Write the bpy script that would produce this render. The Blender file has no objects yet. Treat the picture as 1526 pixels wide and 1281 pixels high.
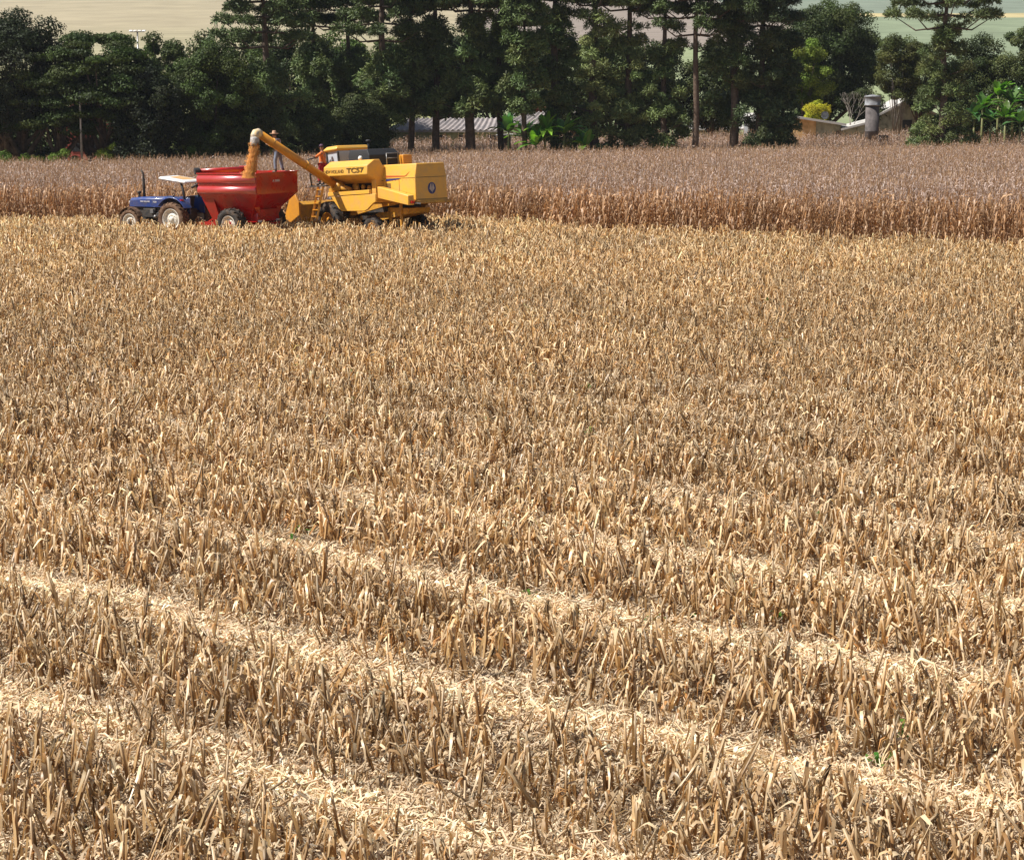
import bpy, bmesh, math, random
import numpy as np
from mathutils import Vector, Matrix, Euler
C = bpy.context.scene
R = math.radians
random.seed(7)
rng = np.random.default_rng(11)

# ------------------------------------------------------------------ camera
CAMH = 7.2
PITCH = math.atan(542/2970)
cam = bpy.data.cameras.new('camera'); camo = bpy.data.objects.new('camera', cam)
C.collection.objects.link(camo); C.camera = camo
camo.location = (0, 0, CAMH); camo.rotation_euler = (math.pi/2-PITCH, 0, 0)
cam.sensor_width = 36; cam.lens = 2970/1526*36; cam.clip_end = 6000; cam.clip_start = .5

# ------------------------------------------------------------------ sky and sun
SUN = Vector((-.60, -.13, .785)).normalized()
w = bpy.data.worlds.new('World'); C.world = w; w.use_nodes = True
nt = w.node_tree; bg = nt.nodes['Background']
sky = nt.nodes.new('ShaderNodeTexSky'); sky.sky_type = 'NISHITA'; sky.sun_disc = False
sky.sun_elevation = math.asin(SUN.z); sky.sun_rotation = math.atan2(SUN.x, SUN.y)
sky.air_density = 1.2; sky.dust_density = 1.5
nt.links.new(sky.outputs[0], bg.inputs[0]); bg.inputs[1].default_value = .055
sl = bpy.data.lights.new('sun', 'SUN'); sl.energy = 5.0; sl.angle = R(.5); sl.color = (1, .96, .90)
so = bpy.data.objects.new('sun', sl); C.collection.objects.link(so)
so.rotation_euler = SUN.to_track_quat('Z', 'Y').to_euler()
C.view_settings.view_transform = 'Standard'; C.view_settings.look = 'None'
C.view_settings.exposure = .55; C.view_settings.gamma = 1
C.render.engine = 'CYCLES'
C.cycles.max_bounces = 6; C.cycles.transmission_bounces = 3; C.cycles.transparent_max_bounces = 6
C.cycles.diffuse_bounces = 3; C.cycles.glossy_bounces = 2

HAZE = .00009
# ------------------------------------------------------------------ helpers
def smooth(a, b, x):
    t = np.clip((np.asarray(x, float)-a)/(b-a), 0, 1); return t*t*(3-2*t)
def gz(x, y):
    """height of the land"""
    x = np.asarray(x, float); y = np.asarray(y, float)
    z = -2.4*np.clip((y-85)/101, 0, 1)**1.05
    z = z + .7*smooth(188, 215, y)
    z = z + .012*np.clip(x, -60, 60)*smooth(70, 120, y)*(1-smooth(300, 400, y))
    z = z - 9*smooth(250, 380, y)
    z = z + np.clip(y-400, 0, None)*.0705 + 4*smooth(380, 520, y)
    z = z + 2.5*np.sin(x/210+1)*smooth(450, 800, y)
    z = z + .05*np.sin(x*.5+y*.22)*np.sin(y*.37-x*.13)*(1-smooth(100, 200, y))
    return z
def gzf(x, y): return float(gz(x, y))
def at(px, d):
    """ground point seen in the column px at distance d"""
    u = (px-763)/2970
    dep = d*math.cos(PITCH)+(CAMH+1.5)*math.sin(PITCH)
    return u*dep, d
def zpix(py, d):
    """height of the picture row py at distance d"""
    e = math.atan((640.5-py)/2970)-PITCH
    return CAMH+d*math.tan(e)

def mat(name, col, rough=.6, spec=.5, metal=0, noise=None, bump=0, bscale=20, dirt=None, coat=0):
    m = bpy.data.materials.new(name); m.use_nodes = True
    n = m.node_tree.nodes; l = m.node_tree.links; p = n['Principled BSDF']
    p.inputs['Base Color'].default_value = (*col, 1); p.inputs['Roughness'].default_value = rough
    p.inputs['Specular IOR Level'].default_value = spec; p.inputs['Metallic'].default_value = metal
    p.inputs['Coat Weight'].default_value = coat; p.inputs['Coat Roughness'].default_value = .12
    src = None
    tc = n.new('ShaderNodeTexCoord')
    if noise:
        c2, sc, lo, hi = noise
        t = n.new('ShaderNodeTexNoise'); t.inputs['Scale'].default_value = sc; t.inputs['Detail'].default_value = 6
        l.new(tc.outputs['Object'], t.inputs['Vector'])
        r = n.new('ShaderNodeMapRange'); r.inputs[1].default_value = lo; r.inputs[2].default_value = hi
        l.new(t.outputs['Fac'], r.inputs[0])
        mx = n.new('ShaderNodeMix'); mx.data_type = 'RGBA'
        mx.inputs[6].default_value = (*col, 1); mx.inputs[7].default_value = (*c2, 1)
        l.new(r.outputs[0], mx.inputs[0]); l.new(mx.outputs[2], p.inputs['Base Color']); src = mx.outputs[2]
        rr = n.new('ShaderNodeMapRange'); rr.inputs[3].default_value = rough*.9; rr.inputs[4].default_value = min(1, rough*1.6)
        l.new(r.outputs[0], rr.inputs[0]); l.new(rr.outputs[0], p.inputs['Roughness'])
    if bump:
        t2 = n.new('ShaderNodeTexNoise'); t2.inputs['Scale'].default_value = bscale; t2.inputs['Detail'].default_value = 5
        l.new(tc.outputs['Object'], t2.inputs['Vector'])
        b = n.new('ShaderNodeBump'); b.inputs['Strength'].default_value = bump; b.inputs['Distance'].default_value = .02
        l.new(t2.outputs['Fac'], b.inputs['Height']); l.new(b.outputs[0], p.inputs['Normal'])
    return m

def leafmat(name, transl=.35, rough=.55, spec=.35, tcol=(1, 1, 1)):
    """thin plant matter: own colour from the per-plant attribute, part of the light goes through"""
    m = bpy.data.materials.new(name); m.use_nodes = True
    n = m.node_tree.nodes; l = m.node_tree.links; p = n['Principled BSDF']
    a = n.new('ShaderNodeAttribute'); a.attribute_name = 'tint'
    l.new(a.outputs['Color'], p.inputs['Base Color'])
    p.inputs['Roughness'].default_value = rough; p.inputs['Specular IOR Level'].default_value = spec
    if transl:
        t = n.new('ShaderNodeBsdfTranslucent'); mx = n.new('ShaderNodeMixShader'); mx.inputs[0].default_value = transl
        mu = n.new('ShaderNodeMix'); mu.data_type = 'RGBA'; mu.blend_type = 'MULTIPLY'; mu.inputs[0].default_value = 1
        mu.inputs[7].default_value = (*tcol, 1)
        l.new(a.outputs['Color'], mu.inputs[6]); l.new(mu.outputs[2], t.inputs['Color'])
        l.new(p.outputs[0], mx.inputs[1]); l.new(t.outputs[0], mx.inputs[2])
        l.new(mx.outputs[0], n['Material Output'].inputs['Surface'])
    return m

def rawmesh(name, V, F, m, cols=None, parent=None, sm=False, loc=None):
    """numpy quads -> one mesh object"""
    me = bpy.data.meshes.new(name); V = np.asarray(V, np.float32); F = np.asarray(F, np.int32)
    me.vertices.add(len(V)); me.vertices.foreach_set('co', V.ravel())
    me.loops.add(F.size); me.loops.foreach_set('vertex_index', F.ravel())
    me.polygons.add(len(F)); me.polygons.foreach_set('loop_start', np.arange(0, F.size, F.shape[1], dtype=np.int32))
    if sm: me.polygons.foreach_set('use_smooth', np.ones(len(F), bool))
    if cols is not None:
        at_ = me.attributes.new('tint', 'FLOAT_COLOR', 'POINT')
        cc = np.ones((len(V), 4), np.float32); cc[:, :3] = cols; at_.data.foreach_set('color', cc.ravel())
    me.update(calc_edges=True)
    me.materials.append(m)
    o = bpy.data.objects.new(name, me); C.collection.objects.link(o)
    if parent: o.parent = parent
    if loc is not None: o.location = loc
    return o
def tag(o, label=None, cat=None, group=None, kind=None):
    if label: o['label'] = label
    if cat: o['category'] = cat
    if group: o['group'] = group
    if kind: o['kind'] = kind
    return o
def empty(name, loc, rz=0, pitch=0, label=None, cat=None, group=None, roll=0):
    o = bpy.data.objects.new(name, None); C.collection.objects.link(o)
    o.location = loc; o.rotation_euler = (roll, pitch, rz)
    return tag(o, label, cat, group)

class MB:
    """collects shapes, then links them as ONE mesh object"""
    def __init__(s): s.bm = bmesh.new()
    def add(s, V, F, sm=False):
        vs = [s.bm.verts.new(v) for v in V]
        for f in F:
            try:
                fa = s.bm.faces.new([vs[i] for i in f]); fa.smooth = sm
            except ValueError: pass
        return s
    def box(s, x0, x1, y0, y1, z0, z1):
        V = [(x, y, z) for x in (x0, x1) for y in (y0, y1) for z in (z0, z1)]
        return s.add(V, [(0, 1, 3, 2), (4, 6, 7, 5), (0, 4, 5, 1), (2, 3, 7, 6), (0, 2, 6, 4), (1, 5, 7, 3)])
    def prism(s, prof, y0, y1, prof2=None):
        """profile in x,z swept along y"""
        p2 = prof2 or prof; n = len(prof)
        V = [(x, y0, z) for x, z in prof]+[(x, y1, z) for x, z in p2]
        F = [tuple(range(n)), tuple(range(2*n-1, n-1, -1))]+[(i, i+n, (i+1) % n+n, (i+1) % n) for i in range(n)]
        return s.add(V, F)
    def loft(s, rings, cap=True, sm=False):
        n = len(rings[0]); V = [v for r in rings for v in r]; F = []
        for k in range(len(rings)-1):
            for i in range(n):
                j = (i+1) % n; F.append((k*n+i, k*n+j, (k+1)*n+j, (k+1)*n+i))
        if cap: F += [tuple(range(n-1, -1, -1)), tuple(range((len(rings)-1)*n, len(rings)*n))]
        return s.add(V, F, sm)
    def tube(s, pts, r, n=10, cap=True, sm=True):
        pts = [Vector(p) for p in pts]; rs = r if isinstance(r, (list, tuple)) else [r]*len(pts); rings = []
        up = None
        for i, p in enumerate(pts):
            t = (pts[min(i+1, len(pts)-1)]-pts[max(i-1, 0)]).normalized()
            if up is None: up = t.orthogonal().normalized()
            a = (up-t*up.dot(t)).normalized(); up = a; b = t.cross(a)
            rings.append([p+(a*math.cos(2*math.pi*k/n)+b*math.sin(2*math.pi*k/n))*rs[i] for k in range(n)])
        return s.loft(rings, cap, sm)
    def bar(s, a, b, w, h):
        a = Vector(a); b = Vector(b); t = (b-a).normalized(); sd = t.cross(Vector((0, 0, 1)))
        sd = Vector((1, 0, 0)) if sd.length < .05 else sd.normalized(); u = sd.cross(t)
        return s.loft([[p+sd*(i*w/2)+u*(j*h/2) for i, j in ((-1, -1), (1, -1), (1, 1), (-1, 1))] for p in (a, b)])
    def lathe(s, prof, cx=0, cy=0, cz=0, n=28, axis='y', sm=True, cap=True):
        """profile (radius, offset along the axis)"""
        rings = []
        for r, o in prof:
            ring = []
            for k in range(n):
                a = 2*math.pi*k/n; c, q = r*math.cos(a), r*math.sin(a)
                ring.append((cx+c, cy+o, cz+q) if axis == 'y' else ((cx+c, cy+q, cz+o) if axis == 'z' else (cx+o, cy+c, cz+q)))
            rings.append(ring)
        return s.loft(rings, cap, sm)
    def build(s, name, m, parent=None, bevel=0, loc=None, seg=2):
        bmesh.ops.recalc_face_normals(s.bm, faces=s.bm.faces[:])
        me = bpy.data.meshes.new(name); s.bm.to_mesh(me); s.bm.free(); me.materials.append(m)
        o = bpy.data.objects.new(name, me); C.collection.objects.link(o)
        if parent: o.parent = parent
        if loc is not None: o.location = loc
        if bevel:
            b = o.modifiers.new('bevel', 'BEVEL'); b.width = bevel; b.segments = seg; b.limit_method = 'ANGLE'; b.angle_limit = R(30)
            for f in me.polygons: f.use_smooth = True
            me.set_sharp_from_angle(angle=R(32))
        return o

# ------------------------------------------------------------------ ground and hills
def field_material():
    m = bpy.data.materials.new('field_soil'); m.use_nodes = True
    n = m.node_tree.nodes; l = m.node_tree.links; p = n['Principled BSDF']; p.inputs['Roughness'].default_value = .95
    p.inputs['Specular IOR Level'].default_value = .15
    g = n.new('ShaderNodeNewGeometry')
    t1 = n.new('ShaderNodeTexNoise'); t1.inputs['Scale'].default_value = 9; t1.inputs['Detail'].default_value = 8; t1.inputs['Roughness'].default_value = .75
    l.new(g.outputs['Position'], t1.inputs['Vector'])
    r1 = n.new('ShaderNodeValToRGB'); e = r1.color_ramp.elements
    e[0].position = .36; e[0].color = (.16, .088, .045, 1); e[1].position = .62; e[1].color = (.56, .39, .22, 1)
    e2 = e.new(.5); e2.color = (.36, .23, .12, 1)
    l.new(t1.outputs['Fac'], r1.inputs[0]); l.new(r1.outputs[0], p.inputs['Base Color'])
    b = n.new('ShaderNodeBump'); b.inputs['Distance'].default_value = .06; l.new(t1.outputs['Fac'], b.inputs['Height']); l.new(b.outputs[0], p.inputs['Normal'])
    return m
def hill_material():
    m = bpy.data.materials.new('hill_fields'); m.use_nodes = True
    n = m.node_tree.nodes; l = m.node_tree.links; p = n['Principled BSDF']; p.inputs['Roughness'].default_value = 1
    p.inputs['Specular IOR Level'].default_value = .1
    g = n.new('ShaderNodeNewGeometry'); s = n.new('ShaderNodeSeparateXYZ'); l.new(g.outputs['Position'], s.inputs[0])
    wob = n.new('ShaderNodeTexNoise'); wob.inputs['Scale'].default_value = .006; l.new(g.outputs['Position'], wob.inputs['Vector'])
    def M(op, a, b=0, c=0):
        k = n.new('ShaderNodeMath'); k.operation = op
        for i, v in enumerate((a, b, c)):
            if isinstance(v, (int, float)): k.inputs[i].default_value = v
            else: l.new(v, k.inputs[i])
        return k.outputs[0]
    def mix(f, a, b):
        k = n.new('ShaderNodeMix'); k.data_type = 'RGBA'; l.new(f, k.inputs[0])
        for i, v in ((6, a), (7, b)):
            if isinstance(v, tuple): k.inputs[i].default_value = (*v, 1)
            else: l.new(v, k.inputs[i])
        return k.outputs[2]
    X = M('ADD', s.outputs[0], M('MULTIPLY', M('SUBTRACT', wob.outputs['Fac'], .5), 60)); Y = M('ADD', s.outputs[1], M('MULTIPLY', M('SUBTRACT', wob.outputs['Fac'], .5), 60))
    Y = M('ADD', Y, M('MULTIPLY', s.outputs[0], -.05))
    def step(v, e, wd=2.0): 
        k = n.new('ShaderNodeMapRange'); k.inputs[1].default_value = e-wd; k.inputs[2].default_value = e+wd; l.new(v, k.inputs[0]); return k.outputs[0]
    beige = (.29, .265, .16); green = (.20, .235, .15); pale = (.24, .27, .15); mauve = (.25, .205, .175); yel = (.44, .36, .19); far = (.19, .22, .17)
    right = mix(step(Y, 835), green, mix(step(Y, 872), yel, far))
    mid = mix(step(Y, 655), pale, mauve)
    left = mix(step(Y, 560, 60), (.30, .30, .135), beige)
    left = mix(step(Y, 700, 120), left, (.34, .285, .19))
    c = mix(step(X, 105), mid, right); c = mix(step(X, -12), left, c)
    c = mix(step(s.outputs[1], 420, 40), (.08, .12, .035), c)
    # contour banks and crop rows running across the slope
    for per, amt in ((13.0, .10), (3.1, .06)):
        wv = n.new('ShaderNodeTexWave'); wv.bands_direction = 'Y'; wv.inputs['Scale'].default_value = .314/per; wv.inputs['Distortion'].default_value = 2.5
        wv.inputs['Detail'].default_value = 3; wv.inputs['Detail Scale'].default_value = .25
        l.new(g.outputs['Position'], wv.inputs['Vector'])
        k = n.new('ShaderNodeMix'); k.data_type = 'RGBA'; k.blend_type = 'MULTIPLY'
        rp = n.new('ShaderNodeMapRange'); rp.inputs[1].default_value = .55; rp.inputs[2].default_value = 1; l.new(wv.outputs['Fac'], rp.inputs[0])
        l.new(M('MULTIPLY', rp.outputs[0], amt*2.4), k.inputs[0]); l.new(c, k.inputs[6]); k.inputs[7].default_value = (.62, .72, .5, 1); c = k.outputs[2]
    ns = n.new('ShaderNodeTexNoise'); ns.inputs['Scale'].default_value = .05; ns.inputs['Detail'].default_value = 8; l.new(g.outputs['Position'], ns.inputs['Vector'])
    k = n.new('ShaderNodeMix'); k.data_type = 'RGBA'; k.blend_type = 'OVERLAY'; k.inputs[0].default_value = .35
    l.new(c, k.inputs[6]); l.new(ns.outputs['Fac'], k.inputs[7]); l.new(k.outputs[2], p.inputs['Base Color'])
    return m
def sheet(name, xs, ys, m):
    X, Y = np.meshgrid(xs, ys); Z = gz(X, Y); nx, ny = len(xs), len(ys)
    V = np.stack([X, Y, Z], -1).reshape(-1, 3)
    i = np.arange(ny-1)[:, None]*nx+np.arange(nx-1)[None]; F = np.stack([i, i+1, i+nx+1, i+nx], -1).reshape(-1, 4)
    o = rawmesh(name, V, F, m, sm=True); tag(o, kind='structure'); return o
M_soil = field_material(); M_hill = hill_material()
sheet('ground', np.linspace(-130, 130, 261), np.concatenate([np.linspace(-30, 240, 271)]), M_soil)
xs = np.concatenate([np.linspace(-1800, -130, 40), np.linspace(-120, 120, 25), np.linspace(130, 1800, 40)])
sheet('hills', xs, np.concatenate([np.linspace(240, 700, 70), np.linspace(710, 1700, 60)]), M_hill)
# land beside and behind the field, so that no edge shows
for x0, x1 in ((-1800, -130), (130, 1800)):
    sheet('terrain', np.linspace(x0, x1, 50), np.linspace(-30, 240, 28), M_hill)

# ------------------------------------------------------------------ plant matter templates
STRAW = leafmat('dry_straw', .30, .42, .6, (1, .86, .62))
HUSK = leafmat('dry_leaf_litter', .25, .55, .4, (1, .85, .65))
MAIZE = leafmat('dry_maize_plant', .26, .5, .5, (1, .80, .62))
def ribbon(P, W, side):
    """strip through the points P with widths W; side = horizontal direction of its width"""
    P = np.asarray(P, float); n = len(P); S = np.asarray(side, float)
    if S.ndim == 1: S = np.repeat(S[None], n, 0)
    W = np.asarray(W)[:, None]/2
    V = np.empty((2*n, 3)); V[0::2] = P-S*W; V[1::2] = P+S*W
    i = np.arange(n-1)*2; return V, np.stack([i, i+1, i+3, i+2], 1)
def rod(P, r, n=4):
    P = np.asarray(P, float); k = len(P); r = np.asarray(r)*np.ones(k); T = np.gradient(P, axis=0)
    T /= np.linalg.norm(T, axis=1)[:, None]+1e-9
    a = np.cross(T, [.3, .9, .1]); a /= np.linalg.norm(a, axis=1)[:, None]+1e-9; b = np.cross(T, a)
    th = np.arange(n)*2*np.pi/n
    V = (P[:, None]+r[:, None, None]*(a[:, None]*np.cos(th)[None, :, None]+b[:, None]*np.sin(th)[None, :, None])).reshape(-1, 3)
    F = []
    for q in range(k-1):
        for i in range(n):
            j = (i+1) % n; F.append((q*n+i, q*n+j, q*n+n+j, q*n+n+i))
    if n == 4: F.append(((k-1)*n, (k-1)*n+1, (k-1)*n+2, (k-1)*n+3))
    return V, np.array(F)
class T:
    def __init__(s): s.V = []; s.F = []; s.K = []; s.n = 0
    def add(s, VF, col):
        V, F = VF; s.V.append(V); s.F.append(F+s.n); s.n += len(V)
        c = np.asarray(col, float); s.K.append(np.repeat(c[None], len(V), 0) if c.ndim == 1 else c); return s
    def done(s): return np.concatenate(s.V), np.concatenate(s.F), np.concatenate(s.K)
def scatter(name, temps, which, pos, yaw, scl, tint, m, tilt=None, parent=None, sm=False):
    Vs, Fs, Cs = [], [], []; off = 0
    for k, (V, F, K) in enumerate(temps):
        ix = np.nonzero(which == k)[0]
        if not len(ix): continue
        c, s_ = np.cos(yaw[ix])[:, None], np.sin(yaw[ix])[:, None]
        sc = scl[ix][:, None] if scl.ndim == 1 else scl[ix][:, :1]; sz = sc if scl.ndim == 1 else scl[ix][:, 1:2]
        x = (V[None, :, 0]*c-V[None, :, 1]*s_)*sc; y = (V[None, :, 0]*s_+V[None, :, 1]*c)*sc; z = V[None, :, 2]*sz
        if tilt is not None:
            x = x+z*tilt[ix][:, :1]; y = y+z*tilt[ix][:, 1:2]
        P = np.stack([x+pos[ix][:, 0:1], y+pos[ix][:, 1:2], z+pos[ix][:, 2:3]], -1)
        Vs.append(P.reshape(-1, 3).astype(np.float32))
        Fs.append((F[None]+(np.arange(len(ix))*len(V))[:, None, None]+off).reshape(-1, 4)); off += len(ix)*len(V)
        Cs.append(np.clip(K[None]*tint[ix][:, None, :], 0, .95).reshape(-1, 3))
    return rawmesh(name, np.concatenate(Vs), np.concatenate(Fs), m, np.concatenate(Cs), parent, sm)
def mixc(a, b, t): return np.asarray(a)*(1-t)+np.asarray(b)*t
def U(a, b): return float(rng.uniform(a, b))
BR = (.21, .118, .052); TAN = (.46, .30, .145); PALE = (.68, .54, .36); CREAM = (.84, .74, .58); RUST = (.38, .20, .08)

def leaf_pts(p0, yaw, out, rise, drop, n=4):
    d = np.array([math.cos(yaw), math.sin(yaw), 0]); t = np.linspace(0, 1, n)
    P = np.asarray(p0)[None]+d[None]*(out*t)[:, None]
    P[:, 2] += rise*np.sin(np.clip(t*1.5, 0, 1.57))-drop*np.clip(t-.35, 0, 1)**1.4*1.8
    P[:, :2] += rng.normal(0, .012, (n, 2))
    return P
def stub_template(det):
    t = T(); h = U(.28, .55); kind = rng.random()
    lw_ = .36 if rng.random() < .22 else .07; top = np.array([U(-lw_, lw_), U(-lw_, lw_), h*U(.8, 1.15)]); r = U(.011, .018)
    c = mixc(mixc(BR, TAN, U(0, 1)), RUST, U(0, .22))
    P = [np.zeros(3)-[0, 0, .03], top*.5+[U(-.01, .01), U(-.01, .01), 0], top]
    cc = [c*.8, c, mixc(c, CREAM, .55)]  # foot darkened as shade; frayed tip paled, also as a painted highlight
    if kind < .42:      # snapped over
        a = U(0, 6.28); L = U(.05, .18); P.append(top+[math.cos(a)*L, math.sin(a)*L, U(-.30, -.04)]); cc.append(mixc(c, PALE, .5))
    rr = np.linspace(1.15, .9, len(P))*r
    ns = 4 if det else 3
    V, F = rod(P, rr, ns); t.add((V, F), np.repeat(np.array(cc), ns, 0))
    for _ in range(rng.integers(3, 8) if det else rng.integers(3, 5)):
        a = U(0, 6.28); z = h*U(.35, 1.0); q = rng.random()
        col = mixc(mixc(TAN, CREAM, U(0, 1)), BR, U(0, .6)) if q < .89 else mixc(RUST, TAN, U(0, .7))
        up = U(.0, .12); out = U(.04, .19)*(1.4 if rng.random() < .2 else 1); dr = U(.08, .38)
        P = leaf_pts(top*z/h, a, out, up, dr, 4 if det else 3); P[:, 2] = np.maximum(P[:, 2], .015)
        wd = U(.013, .034); W = wd*np.array([.7, 1.1, 1, .35] if det else [.8, 1.1, .4])
        s = np.array([-math.sin(a), math.cos(a), U(-.7, .7)]); t.add(ribbon(P, W, s), col)
    if det and rng.random() < .6:   # sheath hanging on the stalk
        a = U(0, 6.28); o = np.array([math.cos(a), math.sin(a), 0])*.016
        P = [o+[0, 0, .03], top*.5+o*1.5, top*U(.8, 1.1)+o*2.5]
        t.add(ribbon(P, [.03, .038, .012], [-math.sin(a), math.cos(a), 0]), mixc(TAN, PALE, U(.2, 1)))
    return t.done()
def litter_template(kind):
    t = T()
    if kind == 0:   # curled leaf strip
        a = U(0, 6.28); L = U(.10, .34); n = 4; s = np.linspace(-.5, .5, n)*L; b = U(-.5, .5)
        P = np.stack([s*math.cos(a)-b*s*s*3*math.sin(a), s*math.sin(a)+b*s*s*3*math.cos(a),   .02+U(.01, .10)*np.sin(np.linspace(0, 3.1, n)*U(.6, 1.4)+U(0, 1))], 1)
        w = U(.007, .020); t.add(ribbon(P, w*np.array([.4, 1, 1, .3]), [-math.sin(a), math.cos(a), U(-.8, .8)]), mixc(mixc(TAN, CREAM, U(.3, 1)), BR, U(0, .25)))
    elif kind == 1:  # husk
        for k in range(2):
            a = U(0, 6.28); L = U(.10, .2); P = np.array([[0, 0, .02], [.5*L, 0, .06+U(0, .03)], [L, 0, .03]]); c, q = math.cos(a), math.sin(a)
            P = P@np.array([[c, q, 0], [-q, c, 0], [0, 0, 1]])
            t.add(ribbon(P, [.012, .032, .008], [-q, c, U(-.9, .9)]), mixc(PALE, CREAM, U(.3, 1)))
    elif kind == 2:  # chaff
        for k in range(7):
            a = U(0, 6.28); L = U(.03, .13); c, q = math.cos(a), math.sin(a); o = np.array([U(-.12, .12), U(-.12, .12), U(.008, .06)])
            t.add(ribbon([o, o+[c*L, q*L, U(-.03, .05)]], [U(.004, .011)]*2, [-q, c, U(-1.2, 1.2)]), mixc(mixc(TAN, CREAM, U(.2, 1)), RUST, U(0, .2)))
    else:           # stalk piece on the ground
        a = U(0, 6.28); L = U(.18, .65); c, q = math.cos(a), math.sin(a); z = U(.03, .10)
        V, F = rod([[-c*L/2, -q*L/2, .02], [0, 0, (z+.02)/2+.01], [c*L/2, q*L/2, z+U(0, .1)]], U(.008, .013), 3)
        t.add((V, F), mixc(mixc(TAN, CREAM, U(.2, .9)), BR, U(0, .3)))
    return t.done()

# rows of the stubble: u along the rows, v across
ANG = math.atan2(.59, -.807); UD = np.array([math.cos(ANG), math.sin(ANG)]); VD = np.array([-UD[1], UD[0]])*-1
if VD[1] < 0: VD = -VD
EDGE = np.array([(-80, 101), (-24.8, 96), (-2, 93.7), (3.3, 86), (20.3, 78), (60, 60)])
def edge_y(x): return np.interp(x, EDGE[:, 0], EDGE[:, 1])+.25*np.sin(np.asarray(x)*1.3)
def vnoise(x, y, s, seed=0):
    """cheap smooth noise -1..1"""
    r = np.random.default_rng(seed); g = r.uniform(-1, 1, (64, 64)); x = np.asarray(x)/s; y = np.asarray(y)/s
    i = np.floor(x).astype(int); j = np.floor(y).astype(int); fx = x-i; fy = y-j; fx = fx*fx*(3-2*fx); fy = fy*fy*(3-2*fy)
    G = lambda a, b: g[a % 64, b % 64]
    return (G(i, j)*(1-fx)+G(i+1, j)*fx)*(1-fy)+(G(i, j+1)*(1-fx)+G(i+1, j+1)*fx)*fy
def inview(x, y, m=1.10, k=7.5): return np.abs(x) < .257*m*(y+2)+k
def strip_dist(x, y):
    """distance (m) to the nearest bare strip between header passes"""
    v = x*VD[0]+y*VD[1]; u = x*UD[0]+y*UD[1]
    v = v-14.15+.30*vnoise(u, v*.3, 5, 3)+.10*vnoise(u, v, 1.6, 4)
    per = 3.45
    return np.abs((v+per/2) % per-per/2), np.floor((v+per/2)/per)
def make_rows():
    us = np.arange(-75, 130, .112); vs = np.arange(5, 130, .345)
    Ug, Vg = np.meshgrid(us, vs); Ug = Ug+rng.uniform(-.07, .07, Ug.shape); Vg = Vg+rng.normal(0, .085, Vg.shape)
    x = (Ug*UD[0]+Vg*VD[0]).ravel(); y = (Ug*UD[1]+Vg*VD[1]).ravel()
    k = (y > 14) & inview(x, y) & (y < edge_y(x)-.2); x, y = x[k], y[k]
    sd, _ = strip_dist(x, y); wdt = .20+.36*vnoise(x, y, 1.4, 8)
    strength = np.clip(.93-.62*np.clip((y-27)/11, 0, 1)-.2*np.clip(vnoise(x, y, 4, 12), 0, 1), 0, 1)
    keep = ~((sd < wdt) & (rng.random(len(x)) < strength)) & (rng.random(len(x)) > .06+.45*np.clip(vnoise(x, y, .9, 9), 0, 1))
    return x[keep], y[keep]
sx, sy = make_rows(); N = len(sx); print('stubble', N)
dist = np.hypot(sx, sy)
patch = vnoise(sx, sy, 6, 21); patch2 = vnoise(sx, sy, 1.6, 22)
tb = 1+.12*patch[:, None]+.12*patch2[:, None]+rng.normal(0, .17, (N, 1))
tint = np.clip(tb, .45, 1.7)*np.array([1, 1, 1])*(1+np.stack([.01*patch, .01*patch2, -.02*patch], 1))
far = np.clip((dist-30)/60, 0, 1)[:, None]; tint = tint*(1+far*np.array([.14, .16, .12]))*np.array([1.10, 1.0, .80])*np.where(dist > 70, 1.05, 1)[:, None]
yaw = rng.uniform(0, 6.28, N); scl = rng.uniform(.72, 1.25, N)*(1+.10*patch)
sd_, _ = strip_dist(sx, sy); scl *= np.where(sy > 70, 1.12, 1); scl *= np.where((sd_ < .75) & (sy < 45), rng.uniform(.5, .95, N), 1.06)
tilt = rng.normal(0, .19, (N, 2)); P = np.stack([sx, sy, gz(sx, sy)], 1)
TN = [stub_template(True) for _ in range(26)]; TF = [stub_template(False) for _ in range(20)]
nr = dist < 44
for nm, sel, te in (('near', nr, TN), ('far', ~nr, TF)):
    o = scatter('maize_stubble', te, rng.integers(0, len(te), sel.sum()), P[sel], yaw[sel], scl[sel], tint[sel], STRAW, tilt[sel])
    tag(o, 'short cut dry maize stalks standing in rows over the near field' if nm == 'near' else 'short cut dry maize stalks covering the field up to the tall crop', 'stubble', kind='stuff')
# litter
def litter(n, y0, y1, seed, strip_only=0.):
    r = np.random.default_rng(seed); y = np.sqrt(r.uniform(y0*y0, y1*y1, n)); x = r.uniform(-1, 1, n)*(.257*1.1*(y+2)+7.5)
    k = y < edge_y(x)+1; x, y = x[k], y[k]
    sd, _ = strip_dist(x, y); p = np.clip(.30+.85*np.exp(-(sd/.6)**2)+.15*vnoise(x, y, 1.1, 31), 0, 1)
    k = r.random(len(x)) < p; x, y, sd = x[k], y[k], sd[k]
    return x, y, np.exp(-(sd/.55)**2)*np.clip(1-(y-27)/16, .12, 1)
LT = [litter_template(0) for _ in range(14)]+[litter_template(1) for _ in range(5)]+[litter_template(2) for _ in range(10)]+[litter_template(3) for _ in range(5)]
lw = np.array([3.]*14+[1.6]*5+[5.]*10+[.9]*5); lw /= lw.sum()
xs_, ys_, st_ = [], [], []
for n, a, b, sd in ((660000, 14, 34, 1), (270000, 34, 60, 2), (175000, 60, 100, 3)):
    x, y, s = litter(n, a, b, sd); xs_.append(x); ys_.append(y); st_.append(s)
lx, ly, ls = map(np.concatenate, (xs_, ys_, st_)); n = len(lx); print('litter', n)
lt = np.clip(.78+.50*ls[:, None]+rng.normal(0, .27, (n, 1)), .3, 1.7)*np.array([1.03, .975, .88])  # lower tint away from the strips paints shade into the gaps between stalks
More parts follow.
